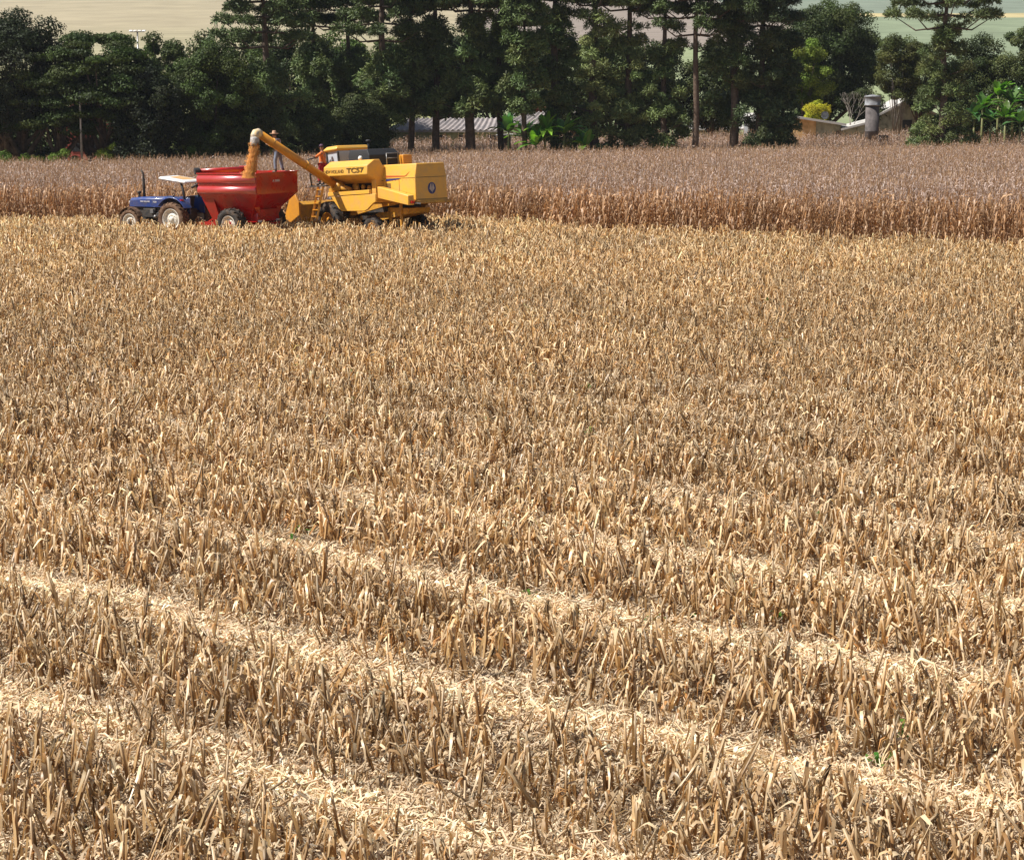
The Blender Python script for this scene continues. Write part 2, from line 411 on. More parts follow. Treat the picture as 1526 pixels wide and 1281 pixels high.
lz = gz(lx, ly)+rng.uniform(0, .06, n)*(.5+ls)+.07*ls*np.clip(vnoise(lx, ly, .35, 51), 0, 1)*rng.random(n)
o = scatter('maize_litter', LT, rng.choice(len(LT), n, p=lw), np.stack([lx, ly, lz], 1), rng.uniform(0, 6.28, n), rng.uniform(.7, 1.25, n)*np.where(ly > 60, 1.35, 1), lt, HUSK)
tag(o, 'pale chopped leaves, husks and chaff lying between the stubble rows', 'crop litter', kind='stuff')
# small green weeds
WG = leafmat('weed_leaf', .3)
wt = []
for _ in range(4):
    t = T()
    for k in range(9):
        a = U(0, 6.28); t.add(ribbon(leaf_pts([0, 0, .02], a, U(.06, .16), U(.04, .14), U(.02, .1)), [.01, .03, .03, .006], [-math.sin(a), math.cos(a), 0]), (U(.07, .14), U(.16, .24), .03))
    wt.append(t.done())
n = 420; y = np.sqrt(rng.uniform(16**2, 90**2, n)); x = rng.uniform(-1, 1, n)*.27*y
k = (y < edge_y(x)-1) & (vnoise(x, y, 2.5, 77) > .25); x, y = x[k], y[k]; n = len(x)
o = scatter('weeds', wt, rng.integers(0, 4, n), np.stack([x, y, gz(x, y)], 1), rng.uniform(0, 6, n), rng.uniform(.7, 1.8, n), np.ones((n, 3)), WG)
tag(o, 'small green weeds sprouting here and there in the stubble', 'weeds', kind='stuff')

# ------------------------------------------------------------------ standing maize
CB = (.22, .115, .05); CT = (.46, .29, .14); CP = (.66, .51, .37); CM = (.27, .185, .14)
def maize_template(det):
    t = T(); h = U(1.75, 2.15); c = mixc(CB, CT, U(.1, .7)); nl = rng.integers(9, 13) if det else rng.integers(6, 9)
    lean = np.array([U(-.08, .08), U(-.08, .08), 1])
    if det: t.add(rod([[0, 0, -.05], lean*h*.5, lean*h], [.015, .013, .006], 4), c)
    else: t.add(rod([lean*h*.45, lean*h], [.012, .007], 3), c)
    az = U(0, 3.14)
    for k in range(nl):
        z = h*(.12+.80*k/(nl-1)) if det else h*(.45+.5*k/(nl-1)); a = az+math.pi*(k % 2)+U(-.6, .6)
        col = mixc(mixc(CB, CT, U(0, 1)), CP, U(0, .85)**1.4)
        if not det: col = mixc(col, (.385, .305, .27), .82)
        out = U(.14, .36); up = U(.03, .16); dr = U(.25, .75) if det else U(.10, .45)
        P = leaf_pts(lean*z, a, out, up, dr, 5 if det else 4); P[:, 2] = np.maximum(P[:, 2], .03)
        wd = U(.04, .075) if det else U(.03, .06); W = wd*np.array([.6, 1, 1, .75, .15] if det else [.7, 1, .8, .2])
        t.add(ribbon(P, W, [-math.sin(a), math.cos(a), U(-.6, .6)]), col)
    for k in range(4):   # tassel
        a = U(0, 6.28); o = lean*h
        t.add(ribbon([o, o+[math.cos(a)*.09, math.sin(a)*.09, U(.12, .24)]], [.012, .008], [-math.sin(a), math.cos(a), 0]), mixc(CT, CM, U(0, 1)))
    if rng.random() < .85:   # ear in its husk, hanging
        a = U(0, 6.28); z = h*U(.42, .58); d = np.array([math.cos(a), math.sin(a), 0]); o = lean*z+d*.03; sg = U(-1, .6)
        V, F = rod([o, o+d*.05+[0, 0, .07*sg], o+d*.08+[0, 0, .2*sg]], [.02, .034, .010], 4); t.add((V, F), mixc(CP, CREAM, U(0, .7)))
    return t.done()
MN = [maize_template(True) for _ in range(18)]; MF = [maize_template(False) for _ in range(16)]
def in_crop(x, y):
    e = edge_y(x); back = np.interp(x, [-60, -26, -16, 60], [163, 164, 183, 184.5])+1.0*np.sin(x*.21)
    a = (y > e) & (y < back)
    b = (y > back+3.2) & (y < np.interp(x, [-60, -14, -13, 60], [0, 0, 206, 216])) & (x > -13.5)
    return a | b
us = np.arange(-90, 110, .20); y_ = np.arange(55, 218, .62)
# rows run beside the cut edge
X, Y = np.meshgrid(us, y_); X = X+rng.uniform(-.08, .08, X.shape); Y = Y+rng.normal(0, .09, Y.shape)-.18*np.clip(X, -90, 60)
X = X.ravel(); Y = Y.ravel()
k = in_crop(X, Y) & inview(X, Y, 1.10, 9); X, Y = X[k], Y[k]
keep = (Y-edge_y(X) < 6) | (rng.random(len(X)) < np.clip(1.15-(Y-100)/220, .7, 1)); X, Y = X[keep], Y[keep]
n = len(X); print('maize', n)
de = Y-edge_y(X); front = de < 5.0
mt = np.clip(1+rng.normal(0, .18, (n, 1))+.10*vnoise(X, Y, 4, 41)[:, None], .5, 1.7)*np.ones(3)
mt = mt*np.where(front[:, None], np.array([[.90, .77, .62]]), 1.08)
ms = rng.uniform(.86, 1.10, n); ms = np.where(rng.random(n) < .04, ms*.7, ms)
P = np.stack([X, Y, gz(X, Y)], 1); yw = rng.uniform(0, 6.28, n); tl = rng.normal(0, .06, (n, 2))
for sel, te, lab in ((front, MN, 'front rows of the tall dry brown maize facing the cut field'), (~front, MF, 'tall dry maize crop filling the field up to the trees')):
    o = scatter('maize_crop', te, rng.integers(0, len(te), sel.sum()), P[sel], yw[sel], ms[sel], mt[sel], MAIZE, tl[sel])
    tag(o, lab, 'maize crop', kind='stuff')
# ------------------------------------------------------------------ paints
M_yel = mat('combine_yellow_paint', (.76, .40, .055), .38, .5, noise=((.60, .34, .10), 2.6, .42, .8), bump=.12, bscale=4, coat=.3)
M_yeld = mat('worn_yellow_paint', (.62, .31, .03), .5, noise=((.33, .16, .05), 5, .4, .75))
M_org = mat('orange_yellow_paint', (.64, .27, .02), .4, noise=((.48, .20, .03), 3, .4, .8), coat=.2)
M_red = mat('red_cart_paint', (.44, .012, .010), .28, .5, noise=((.26, .035, .022), 2.0, .42, .8), bump=.1, bscale=3, coat=.5)
M_redg = mat('glossy_red_rib_paint', (.46, .012, .010), .34, .6, coat=1.0); M_redg.node_tree.nodes['Principled BSDF'].inputs['Coat Roughness'].default_value = .36; M_redg.node_tree.nodes['Principled BSDF'].inputs['Coat IOR'].default_value = 2.2
M_blue = mat('blue_tractor_paint', (.015, .045, .20), .36, .5, noise=((.07, .065, .09), 3, .4, .8), coat=.4)
M_blk = mat('black_rubber_sheet', (.018, .018, .02), .7)
M_tyre = mat('tyre_rubber', (.035, .031, .028), .85, .3, noise=((.13, .085, .055), 6, .45, .75))
M_tyred = mat('muddy_tyre_rubber', (.10, .058, .036), .9, .2, noise=((.20, .12, .075), 7, .4, .7))
M_rim = mat('cream_rim_paint', (.70, .65, .56), .5, noise=((.52, .45, .36), 7, .55, .9))
M_steel = mat('grey_steel', (.30, .30, .30), .4, .5, metal=.6, noise=((.16, .13, .11), 8, .4, .8))
M_dark = mat('dark_machine_iron', (.03, .028, .027), .7, noise=((.09, .065, .045), 6, .4, .8))
M_white = mat('white_paint', (.78, .77, .74), .4, noise=((.58, .47, .33), 3, .5, .8))
M_glass = mat('cab_glass', (.50, .53, .57), .15, .8)  # opaque panes; pale base colour stands in for the reflected sky
M_lens = mat('red_lens', (.5, .01, .01), .2)
M_txt = mat('dark_lettering', (.13, .075, .015), .5)
M_txtw = mat('white_lettering', (.6, .58, .6), .5)
M_logo = mat('blue_emblem', (.03, .04, .16), .4)
M_logow = mat('pale_emblem', (.55, .45, .40), .4)
M_ored = mat('red_stripe', (.42, .09, .02), .4)
M_spout = mat('pale_worn_spout', (.76, .56, .27), .5, noise=((.36, .33, .32), 9, .4, .7))
M_flap = mat('grey_rubber_flap', (.48, .44, .40), .7, noise=((.16, .15, .15), 9, .4, .7))

def text(name, s, size, m, parent, loc, rot, ext=.004, sx=1.0, bold=0):
    cu = bpy.data.curves.new(name, 'FONT'); cu.body = s; cu.size = size; cu.extrude = ext; cu.offset = bold
    cu.align_x = 'LEFT'; cu.align_y = 'BOTTOM_BASELINE'
    o = bpy.data.objects.new(name, cu); C.collection.objects.link(o)
    bpy.context.view_layer.update(); me = bpy.data.meshes.new_from_object(o.evaluated_get(bpy.context.evaluated_depsgraph_get()))
    bpy.data.objects.remove(o); me.materials.clear(); me.materials.append(m)
    o = bpy.data.objects.new(name, me); C.collection.objects.link(o); o.parent = parent
    o.location = loc; o.rotation_euler = rot; o.scale = (sx, 1, 1); return o

def wheel(parent, loc, r, rw, rim_r, w, mt, mr, lugs=20, side=1, hubm=None, name='wheel'):
    """axis along local y; side=+1 shows its dished face to +y"""
    w2 = w/2; s = side
    b = MB()
    b.lathe([(rim_r, -w2*.8), (rim_r*1.05, -w2*.8), (rim_r*1.05, -w2*.7), (rim_r*.9, -w2*.5), (rim_r*.9, w2*.3*1), (rim_r*1.05, w2*.72), (rim_r*1.06, w2*.82), (rim_r*.98, w2*.84), (rim_r*.90, w2*.60), (rim_r*.84, w2*.32), (rim_r*.62, w2*.22), (rim_r*.56, w2*.46), (rim_r*.34, w2*.52), (rim_r*.30, w2*.42)] if s > 0 else
            [(rim_r*.30, -w2*.42), (rim_r*.34, -w2*.52), (rim_r*.56, -w2*.46), (rim_r*.62, -w2*.22), (rim_r*.84, -w2*.32), (rim_r*.90, -w2*.60), (rim_r*.98, -w2*.84), (rim_r*1.06, -w2*.82), (rim_r*1.05, -w2*.72), (rim_r*.9, -w2*.3), (rim_r*.9, w2*.5), (rim_r*1.05, w2*.7), (rim_r*1.05, w2*.8), (rim_r, w2*.8)], n=32)
    o = b.build(name, mr, parent, loc=loc)
    b = MB()
    b.lathe([(rim_r, -w2*.72), (rim_r+.03, -w2*.88), (rim_r+(r-rim_r)*.45, -w2*1.02), (r*.93, -w2*.95), (r*.965, -w2*.6), (r*.975, 0), (r*.965, w2*.6), (r*.93, w2*.95), (rim_r+(r-rim_r)*.45, w2*1.02), (rim_r+.03, w2*.88), (rim_r, w2*.72)], n=36, cap=False)
    for k in range(lugs):
        for sg in (-1, 1):
            a = 2*math.pi*(k+(.5 if sg > 0 else 0))/lugs; da = 2*math.pi/lugs*.62; la = 2*math.pi/lugs*.30
            ring = []
            for (aa, yy, r0, r1) in ((a, sg*w2*1.0, r*.90, r*.965), (a, sg*w2*.80, r*.93, r*1.0), (a+da, sg*w2*.05, r*.95, r*1.012)):
                q = []
                for (d, rr) in ((-la/2, r0), (la/2, r0), (la/2, rr1 := r1), (-la/2, r1)):
                    q.append((rr*math.cos(aa+d), yy, rr*math.sin(aa+d)))
                ring.append(q)
            b.loft(ring)
    b.build('tyre', mt, o)
    b = MB(); b.lathe([(rim_r*.30, s*w2*.30), (rim_r*.30, s*w2*.60), (rim_r*.2, s*w2*.66), (rim_r*.2, s*w2*.82), (rim_r*.1, s*w2*.85)] if s > 0 else [(rim_r*.1, s*w2*.85), (rim_r*.2, s*w2*.82), (rim_r*.2, s*w2*.66), (rim_r*.30, s*w2*.60), (rim_r*.30, s*w2*.30)], n=16)
    for k in range(8):
        a = k*math.pi/4; b.lathe([(.018, s*w2*.42), (.018, s*w2*.56)], rim_r*.45*math.cos(a), 0, rim_r*.45*math.sin(a), n=6)
    b.build('hub', hubm or M_dark, o); return o

# ------------------------------------------------------------------ combine harvester (x forward, y left, z up)
HB = R(130)
cy0 = 84.6; cx0 = (646.8-763)/2970*(cy0*math.cos(PITCH)+7*math.sin(PITCH))
CMB = empty('combine_harvester', (cx0, cy0, gzf(cx0, cy0)-.08), HB, R(4.0), 'yellow combine harvester with raised unloading auger beside the red grain cart', 'combine harvester')
# straw hood, leaning slightly in towards its top
def hood():
    b = MB(); w0, w1 = .84, .76
    sec = lambda x, k: [(x, -w0, 1.70), (x, -w0, 2.75), (x, -w1+.02, 3.30), (x, w1-.02, 3.30), (x, w0, 2.75), (x, w0, 1.70)]
    b.loft([sec(0, 0), sec(2.75, 1)]); return b
hd = hood().build('straw_hood', M_yel, CMB, bevel=.035)
b = MB(); b.box(.03, 2.2, .842, .85, 2.70, 2.715); b.box(-.008, -.001, -.80, .80, 2.70, 2.718); b.box(-.012, -.001, -.84, .84, 1.78, 1.80); b.build('panel_seam', M_txt, hd)
b = MB(); b.prism([(-.10, 1.62), (-.02, 1.60), (-.02, 1.74), (-.06, 1.74)], -.92, .92); b.build('rear_lip', M_yeld, hd, bevel=.01)
b = MB(); b.box(.62, .92, .845, .87, 2.02, 2.09); b.build('handle', M_dark, hd)
# stripe on the hood side: blue wedge below a red one
b = MB(); b.add([(2.35, .906, 2.72), (2.35, .906, 2.56+.05), (1.0, .906, 2.74), (1.0, .906, 2.735)], [(0, 1, 2, 3)])
b = MB()
def flat(pts, y, t=.006):
    return [(x, y+t, z) for x, z in pts], [tuple(range(len(pts)))]
def sidey(z): return .84 if z <= 2.75 else .84-(z-2.75)/.55*.10
def onside(pts, m, name, e=.012):
    b = MB(); b.add([(x, sidey(z)+e, z) for x, z in pts], [tuple(range(len(pts)))]); return b.build(name, m, hd)
onside([(2.05, 2.60), (1.15, 2.66), (1.0, 2.70), (2.05, 2.70)], M_logo, 'blue_stripe')
onside([(2.05, 2.765), (.75, 2.765), (.38, 2.99), (.6, 2.80), (2.05, 2.84)], M_ored, 'red_stripe')
for k in range(6): onside([(2.05-.0, 2.26+.045*k), (1.72, 2.26+.045*k), (1.72, 2.28+.045*k), (2.05, 2.28+.045*k)], M_dark, 'vent_slot')
b = MB(); b.box(1.12, 1.135, .842, .849, 1.72, 2.69); b.build('door_seam', M_txt, hd)
for k in range(9): MB().lathe([(.012, .0), (.012, .006)], .12+.25*k, .843, 2.62, n=6).build('bolt', M_dark, hd)
# round leaf emblem on the rear face
eb = MB(); eb.lathe([(.205, -.012), (.215, -.004)], 0, 0, 0, n=28, axis='x', sm=False); em = eb.build('emblem', M_logo, hd, loc=(0, -.02, 2.24)); em.scale = (1, 1.0, 1.15)
eb = MB()
for sg in (-1, 1):
    for k in range(3):
        y0 = .02*sg; z0 = -.13+.05*k; eb.add([(-.016, y0, z0), (-.016, y0+sg*(.12-.02*k), z0+.12), (-.016, y0+sg*(.08-.02*k), z0+.17+.02*k), (-.016, y0, z0+.06)], [(0, 1, 2, 3)])
eb.add([(-.017, -.01, -.17), (-.017, .01, -.17), (-.017, .01, .19), (-.017, -.01, .19)], [(0, 1, 2, 3)])
eb.build('leaf_mark', M_logow, em)
# body core between the hood and the cab
b = MB(); b.box(2.35, 5.6, -.78, .78, 1.3, 3.0); b.box(1.7, 5.2, -.7, .5, 1.15, 1.75); b.build('body', M_dark, CMB)
b = MB(); b.prism([(1.0, 1.69), (2.6, 1.50), (4.9, 1.15), (4.9, 1.7)], -.80, .80); b.build('underbody', M_yeld, CMB)
# grain tank: outward flaring upper box
T0, T1 = 2.25, 5.50; TW = 1.68
def tanksec(x, inset=0):
    return [(x, -TW+.06, 2.86), (x, -TW, 2.96), (x, -TW+.02, 3.14), (x, -TW+.40, 3.26), (x, .84, 3.30), (x, .98, 3.56), (x, TW-.40, 3.56), (x, TW-.02, 3.32), (x, TW, 2.94), (x, TW-.06, 2.88), (x, .95, 2.56), (x, -.95, 2.56)]
b = MB(); b.loft([tanksec(T0), tanksec(T1)]); tk = b.build('grain_tank', M_yel, CMB, bevel=.03)
b = MB(); b.box(T0-.012, T0-.003, -.94, .94, 2.62, 2.65); b.build('tank_seam', M_txt, tk)
# rear side column and lower side panels (left) and the same on the right
for sg, nm in ((1, 'side'), (-1, 'side')):
    b = MB(); b.box(2.253, 2.55, sg*.79, sg*1.26, 1.72, 2.80); b.build('corner_post', M_yel, CMB, bevel=.02)
    ya, yb = (1.50, 1.60) if sg > 0 else (-1.60, -1.50)
    b = MB(); b.prism([(1.85, 2.10), (5.15, 2.04), (4.60, 1.52), (4.40, 1.40), (2.70, 1.38), (2.50, 1.44), (2.05, 1.70), (1.85, 1.76)], ya, yb)
    pn = b.build('side_panel', M_yel, CMB, bevel=.02)
    b = MB(); b.prism([(2.26, 2.11), (5.35, 2.06), (5.35, 2.22), (2.26, 2.28)], ya-.02, yb+.02); b.build('shelf', M_yel, pn, bevel=.015)
    # long rearward guard that drops towards its end
    b = MB(); b.loft([[(2.1, sg*1.0, 1.90), (2.1, sg*1.30, 1.90), (2.1, sg*1.30, 2.40), (2.1, sg*1.0, 2.40)], [(-.05 if sg > 0 else 1.4, sg*.98, 1.56), (-.05 if sg > 0 else 1.4, sg*1.30, 1.56), (-.05 if sg > 0 else 1.4, sg*1.30, 1.98), (-.05 if sg > 0 else 1.4, sg*.98, 1.98)]])
    b.build('belt_guard', M_yel, CMB, bevel=.03)
b = MB(); b.box(5.05, 5.5, -1.45, 1.45, 2.1, 2.4); b.build('crossmember', M_yeld, CMB)
for (px_, pz_, pr_) in ((3.2, 2.33, .14), (4.2, 2.38, .24), (3.65, 2.40, .12)):
    b = MB(); b.lathe([(.05, .86), (pr_, .88), (pr_*.86, .91), (pr_, .94), (.05, .96)], px_, 0, pz_, n=20); b.build('belt_pulley', M_yeld, CMB)
b = MB(); b.bar((.0, 1.1, 1.72), (-.12, 1.1, 1.68), .16, .10); b.build('tail_lamp', M_lens, CMB)
b = MB(); b.bar((.0, 1.0, 1.66), (-.25, .8, 1.62), .04, .05); b.build('tow_bar', M_steel, CMB)
b = MB(); b.prism([(2.4, 1.49), (.9, 1.42), (1.0, 1.20), (2.8, .95), (3.3, 1.2)], -.6, .6); b.build('sieve_box', M_yeld, CMB)
b = MB(); b.box(2.35, 2.55, -1.15, 1.15, .35, .55); b.box(2.2, 2.3, .5, .6, .5, 1.45); b.box(1.3, 1.4, .60, .70, .5, 1.7); b.build('rear_axle', M_yeld, CMB)
# raised black cover over the tank
b = MB(); b.loft([[(3.2, -.80, 3.28), (4.75, -.80, 3.28), (4.75, .80, 3.28), (3.2, .80, 3.28)], [(3.2, -.84, 3.76), (4.75, -.84, 3.76), (4.75, .84, 3.76), (3.2, .84, 3.76)], [(3.42, -.7, 4.02), (4.72, -.7, 4.02), (4.72, .78, 4.02), (3.42, .78, 4.02)]])
b.build('tank_cover', M_blk, CMB, bevel=.03)
b = MB(); b.tube([(3.05, .02, 3.30), (3.05, .02, 3.80), (3.05, -.60, 3.82), (3.05, -.60, 3.30)], .025, 8); b.tube([(3.05, .02, 3.60), (3.05, -.60, 3.60)], .02, 8); b.build('tank_rail', M_steel, CMB)
b = MB(); b.box(2.85, 3.15, -1.22, -.72, 3.2, 3.72); b.build('engine_cover', M_org, CMB, bevel=.03)
b = MB(); b.tube([(3.95, .30, 3.95), (3.95, .30, 4.36)], .05, 10); b.lathe([(.05, 4.32), (.11, 4.34), (.12, 4.40), (.07, 4.44)], 3.95, .30, 0, n=16, axis='z'); b.build('air_intake', M_blk, CMB)
b = MB(); b.lathe([(.05, 3.56), (.09, 3.58), (.10, 3.66), (.05, 3.74)], 3.6, 1.02, 0, n=12, axis='z'); b.build('work_light', M_white, CMB)
# cab
b = MB(); b.loft([[(5.62, -.86, 4.02), (6.45, -.86, 3.97), (6.45, .86, 3.97), (5.62, .86, 4.02)], [(5.5, -.92, 4.12), (6.6, -.92, 4.06), (6.6, .92, 4.06), (5.5, .92, 4.12)], [(5.6, -.80, 4.26), (6.4, -.80, 4.22), (6.4, .80, 4.22), (5.6, .80, 4.26)]])
cab = MB().box(5.52, 6.45, -.80, .80, 2.5, 3.15).build('cab', M_yel, CMB, bevel=.03)
b.build('cab_roof', M_yel, cab, bevel=.03)
b = MB(); b.loft([[(5.55, -.76, 3.15), (6.35, -.76, 3.15), (6.35, .76, 3.15), (5.55, .76, 3.15)], [(5.58, -.80, 4.03), (6.42, -.80, 3.98), (6.42, .80, 3.98), (5.58, .80, 4.03)]]); b.build('cab_window', M_glass, cab)
for x, y, x2 in ((5.53, .79, 5.56), (5.53, -.79, 5.56), (6.37, .79, 6.44), (6.37, -.79, 6.44)): MB().bar((x, y, 3.15), (x2, y*1.03, 4.0), .07, .07).build('cab_pillar', M_dark, cab)
# platform, rail and open door frame where the driver's helper stands
b = MB(); b.box(5.55, 6.85, .82, 1.55, 2.50, 2.56); b.build('platform', M_dark, CMB)
b = MB(); b.tube([(6.80, 1.45, 2.56), (6.86, 1.47, 3.2), (6.98, 1.45, 3.72)], .03, 8); b.tube([(6.98, 1.45, 3.72), (6.92, .95, 3.80)], .03, 8); b.tube([(6.84, 1.45, 3.05), (6.84, .9, 3.05)], .025, 8)
b.build('handrail', M_dark, CMB)
# ladder
b = MB(); L0, L1 = (6.02, 1.50, 2.52), (6.30, 1.95, .48)
for dx in (-.20, .20): b.bar((L0[0]+dx, L0[1], L0[2]), (L1[0]+dx, L1[1], L1[2]), .05, .09)
ld = b.build('ladder', M_org, CMB)
for k in range(7):
    t = (k+.5)/7; p = Vector(L0).lerp(Vector(L1), t); b = MB(); b.box(p.x-.2, p.x+.2, p.y-.07, p.y+.05, p.z-.02, p.z+.02); b.build('rung', M_org, ld)
# front feeder house and header
b = MB(); b.loft([[(6.0, -.55, .9), (6.0, .55, .9), (6.0, .55, 1.9), (6.0, -.55, 1.9)], [(7.4, -.55, .45), (7.4, .55, .45), (7.4, .55, 1.1), (7.4, -.55, 1.1)]]); b.build('feeder_house', M_yeld, CMB, bevel=.02)
hdr = MB(); hdr.prism([(7.05, .55), (7.05, 1.75), (7.25, 1.90), (7.35, 1.75), (7.4, .6)], -2.25, 2.08); H_ = hdr.build('header', M_yeld, CMB, bevel=.02)
for y0 in (-2.34, 2.083):
    b = MB(); b.prism([(6.85, .62), (6.85, 1.85), (7.10, 2.20), (7.50, 2.15), (7.95, 1.35), (8.05, .6), (7.2, .50)], y0, y0+.09); b.build('end_panel', M_org, H_, bevel=.015)
for k in range(6):
    y = -2.0+k*.76; b = MB(); b.loft([[(7.6, y-.22, .30), (7.6, y+.22, .30), (7.6, y+.18, .8), (7.6, y-.18, .8)], [(9.0, y-.02, .12), (9.0, y+.02, .12), (9.0, y+.02, .17), (9.0, y-.02, .17)]]); b.build('row_divider', M_org, H_, bevel=.01)
b = MB(); b.lathe([(.16, -2.2), (.16, 2.05)], 7.6, 0, .95, n=16); b.build('header_auger', M_steel, H_)
# wheels
wheel(CMB, (5.62, 1.30, .90), .94, 0, .46, .60, M_tyre, M_org, 18, 1)
wheel(CMB, (5.62, -1.30, .90), .94, 0, .46, .60, M_tyre, M_org, 18, -1)
wheel(CMB, (2.62, 1.20, .58), .58, 0, .28, .34, M_tyre, M_org, 16, 1)
wheel(CMB, (2.62, -1.20, .58), .58, 0, .28, .34, M_tyre, M_org, 16, -1)
b = MB(); b.box(5.45, 5.8, -1.1, 1.1, .6, .95); b.build('front_axle', M_dark, CMB)
b = MB(); b.box(5.35, 5.6, 1.2, 1.5, 1.92, 2.02); b.build('hydraulic_fitting', M_white, CMB)
# lettering on the tank side
ty = TW+.004
text('lettering', 'NEW HOLLAND', .215, M_txt, tk, (5.42, TW+.0, 3.04), (math.pi/2, 0, math.pi), .006, .92, .0)
text('lettering', 'TC57', .30, M_txt, tk, (3.74, TW+.0, 3.03), (math.pi/2, 0, math.pi), .006, 1.78, .010)
# unloading auger: turns at the tank's front lower corner and rises over the cart
A0 = Vector((5.05, 1.35, 2.50)); A1 = Vector((4.30, 5.72, 4.86))
def aug(t): return A0.lerp(A1, t)
b = MB(); b.tube([aug(0), aug(.985)], .175, 20); ag = b.build('unloading_auger', M_org, CMB)
b = MB(); b.lathe([(.17, -.25), (.25, -.15), (.28, .10), (.22, .32), (.15, .40)], 4.95, 1.3, 2.44, n=20, axis='x'); b.tube([(4.3, 1.1, 2.30), (5.0, 1.33, 2.46)], [.10, .20], 18); b.build('auger_elbow', M_yeld, ag)
for t in (.03, .40, .82):
    p, q = aug(t), aug(t+.008); b = MB(); b.tube([p, q], .20, 20, sm=False); b.build('clamp_ring', M_yeld, ag)
dirv = (A1-A0).normalized()
b = MB(); e = aug(1); d2 = Vector((dirv.x, dirv.y, 0)).normalized()
b.tube([e-dirv*.12, e, e+d2*.10+Vector((0, 0, -.02)), e+d2*.17+Vector((0, 0, -.12)), e+d2*.20+Vector((0, 0, -.24))], [.182, .188, .19, .185, .17], 18)
sp = b.build('spout', M_spout, ag)
b = MB(); c0 = e+d2*.20+Vector((0, 0, -.16)); n = 20; rings = []
for k, (dz, rr) in enumerate(((0, .17), (-.10, .185), (-.20, .195), (-.28, .19))):
    ring = []
    for i in range(n):
        a = 2*math.pi*i/n; wv = 1+.09*math.sin(a*5+k)*(k/3); ring.append(c0+Vector((math.cos(a)*rr*wv, math.sin(a)*rr*wv, dz-(.10*(i % 3 == 0) if k == 3 else 0)-.09*math.sin(a)*(k/3))))
    rings.append(ring)
b.loft(rings, cap=False, sm=True); fl = b.build('rubber_chute', M_flap, sp); so_ = fl.modifiers.new('thick', 'SOLIDIFY'); so_.thickness = .015

# ------------------------------------------------------------------ grain cart
HC = R(146)
ky0 = 85.9; kx0 = (416.5-763)/2970*(ky0*math.cos(PITCH)+7*math.sin(PITCH))
KRT = empty('grain_cart', (kx0, ky0, gzf(kx0, ky0)-.09), HC, R(1.6), 'red single axle grain cart being filled by the auger behind the blue tractor', 'grain cart')
W = 1.35; L = 3.35; ZT = 2.80
def wall():   # hopper: an open shell with an inside
    b = MB()
    rr = [(0, ZT, W, L), (.0, 1.93, W, L)]
    def ring(x0, x1, w, z): return [(x0, -w, z), (x0, w, z), (x1, w, z), (x1, -w, z)]
    b.loft([ring(.03, L-.03, W-.03, ZT), ring(0, L, W, ZT), ring(0, L-.04, W, 1.92), ring(.80, L-.62, .80, 1.10), ring(.95, L-.85, .7, .62)], cap=False)
    b.loft([ring(.03, L-.03, W-.03, ZT), ring(.05, L-.08, W-.05, 1.95), ring(1.0, L-.8, .55, .9)], cap=False)
    V = ring(1.0, L-.8, .55, .9); b.add(V, [(0, 1, 2, 3)]); V = ring(.95, L-.85, .6, .62); b.add(V, [(0, 1, 2, 3)])
    return b
hp = wall().build('hopper', M_red, KRT, bevel=.015)
# the side's two long half-round ribs with creases between them
for sg in (1,):
    for zc, rr, xa in ((2.56, .17, .03), (2.11, .16, .03)):
        b = MB(); n = 12; rings = []
        for x in (xa, L-.03-(2.8-zc)*.04):
            rings.append([(x, sg*(W-.002+.12*math.sin(math.pi*i/n)), zc+rr*math.cos(math.pi*i/n)) for i in range(n+1)])
        b.loft(rings, sm=True); b.build('side_rib', M_redg, hp)
    b = MB(); b.box(.0, L-.02, sg*(W-.01), sg*(W+.022), 2.325, 2.35); b.build('crease', M_red, hp)
b = MB()
for (x0, x1, y0, y1) in ((-.035, .03, -W-.03, W+.03), (L-.03, L+.035, -W-.03, W+.03), (.03, L-.03, -W-.03, -W+.03), (.03, L-.03, W-.03, W+.03)): b.box(x0, x1, y0, y1, ZT-.01, ZT+.035)
b.build('rim', M_red, hp, bevel=.008)
# rear lower apron and gussets
b = MB(); b.loft([[(.55, -.62, 1.25), (.55, .62, 1.25), (1.1, .62, 1.25), (1.1, -.62, 1.25)], [(.60, -.75, .72), (.60, .75, .72), (1.2, .75, .72), (1.2, -.75, .72)]]); b.build('gate_box', M_red, hp, bevel=.015)
for y in (-.68, .50):
    b = MB(); b.box(.50, .60, y, y+.18, .72, .80); b.build('reflector', M_txtw, hp)
for sg in (-1, 1):
    for x in (.55, 1.5, 2.45):
        b = MB(); b.prism([(x, 1.92), (x+.06, 1.92), (x+.06, .9), (x, .9)], sg*.55, sg*.60); 
        b.add([(x, sg*.6, .95), (x, sg*1.33, 1.90), (x, sg*.6, 1.5)], [(0, 1, 2)]); b.build('gusset', M_red, hp)
b = MB()
for sg in (-1, 1): b.box(.4, L+.3, sg*.42, sg*.54, .52, .66)
b.box(1.3, 1.75, -1.15, 1.15, .45, .62); b.box(.38, .5, -.55, .55, .5, .68)
b.build('chassis', M_red, KRT, bevel=.01)
b = MB(); b.bar((L+.25, .45, .6), (L+1.55, 0, .55), .12, .14); b.bar((L+.25, -.45, .6), (L+1.55, 0, .55), .12, .14); b.bar((L+.2, 0, .9), (L+.9, 0, .55), .06, .06); b.build('drawbar', M_red, KRT)
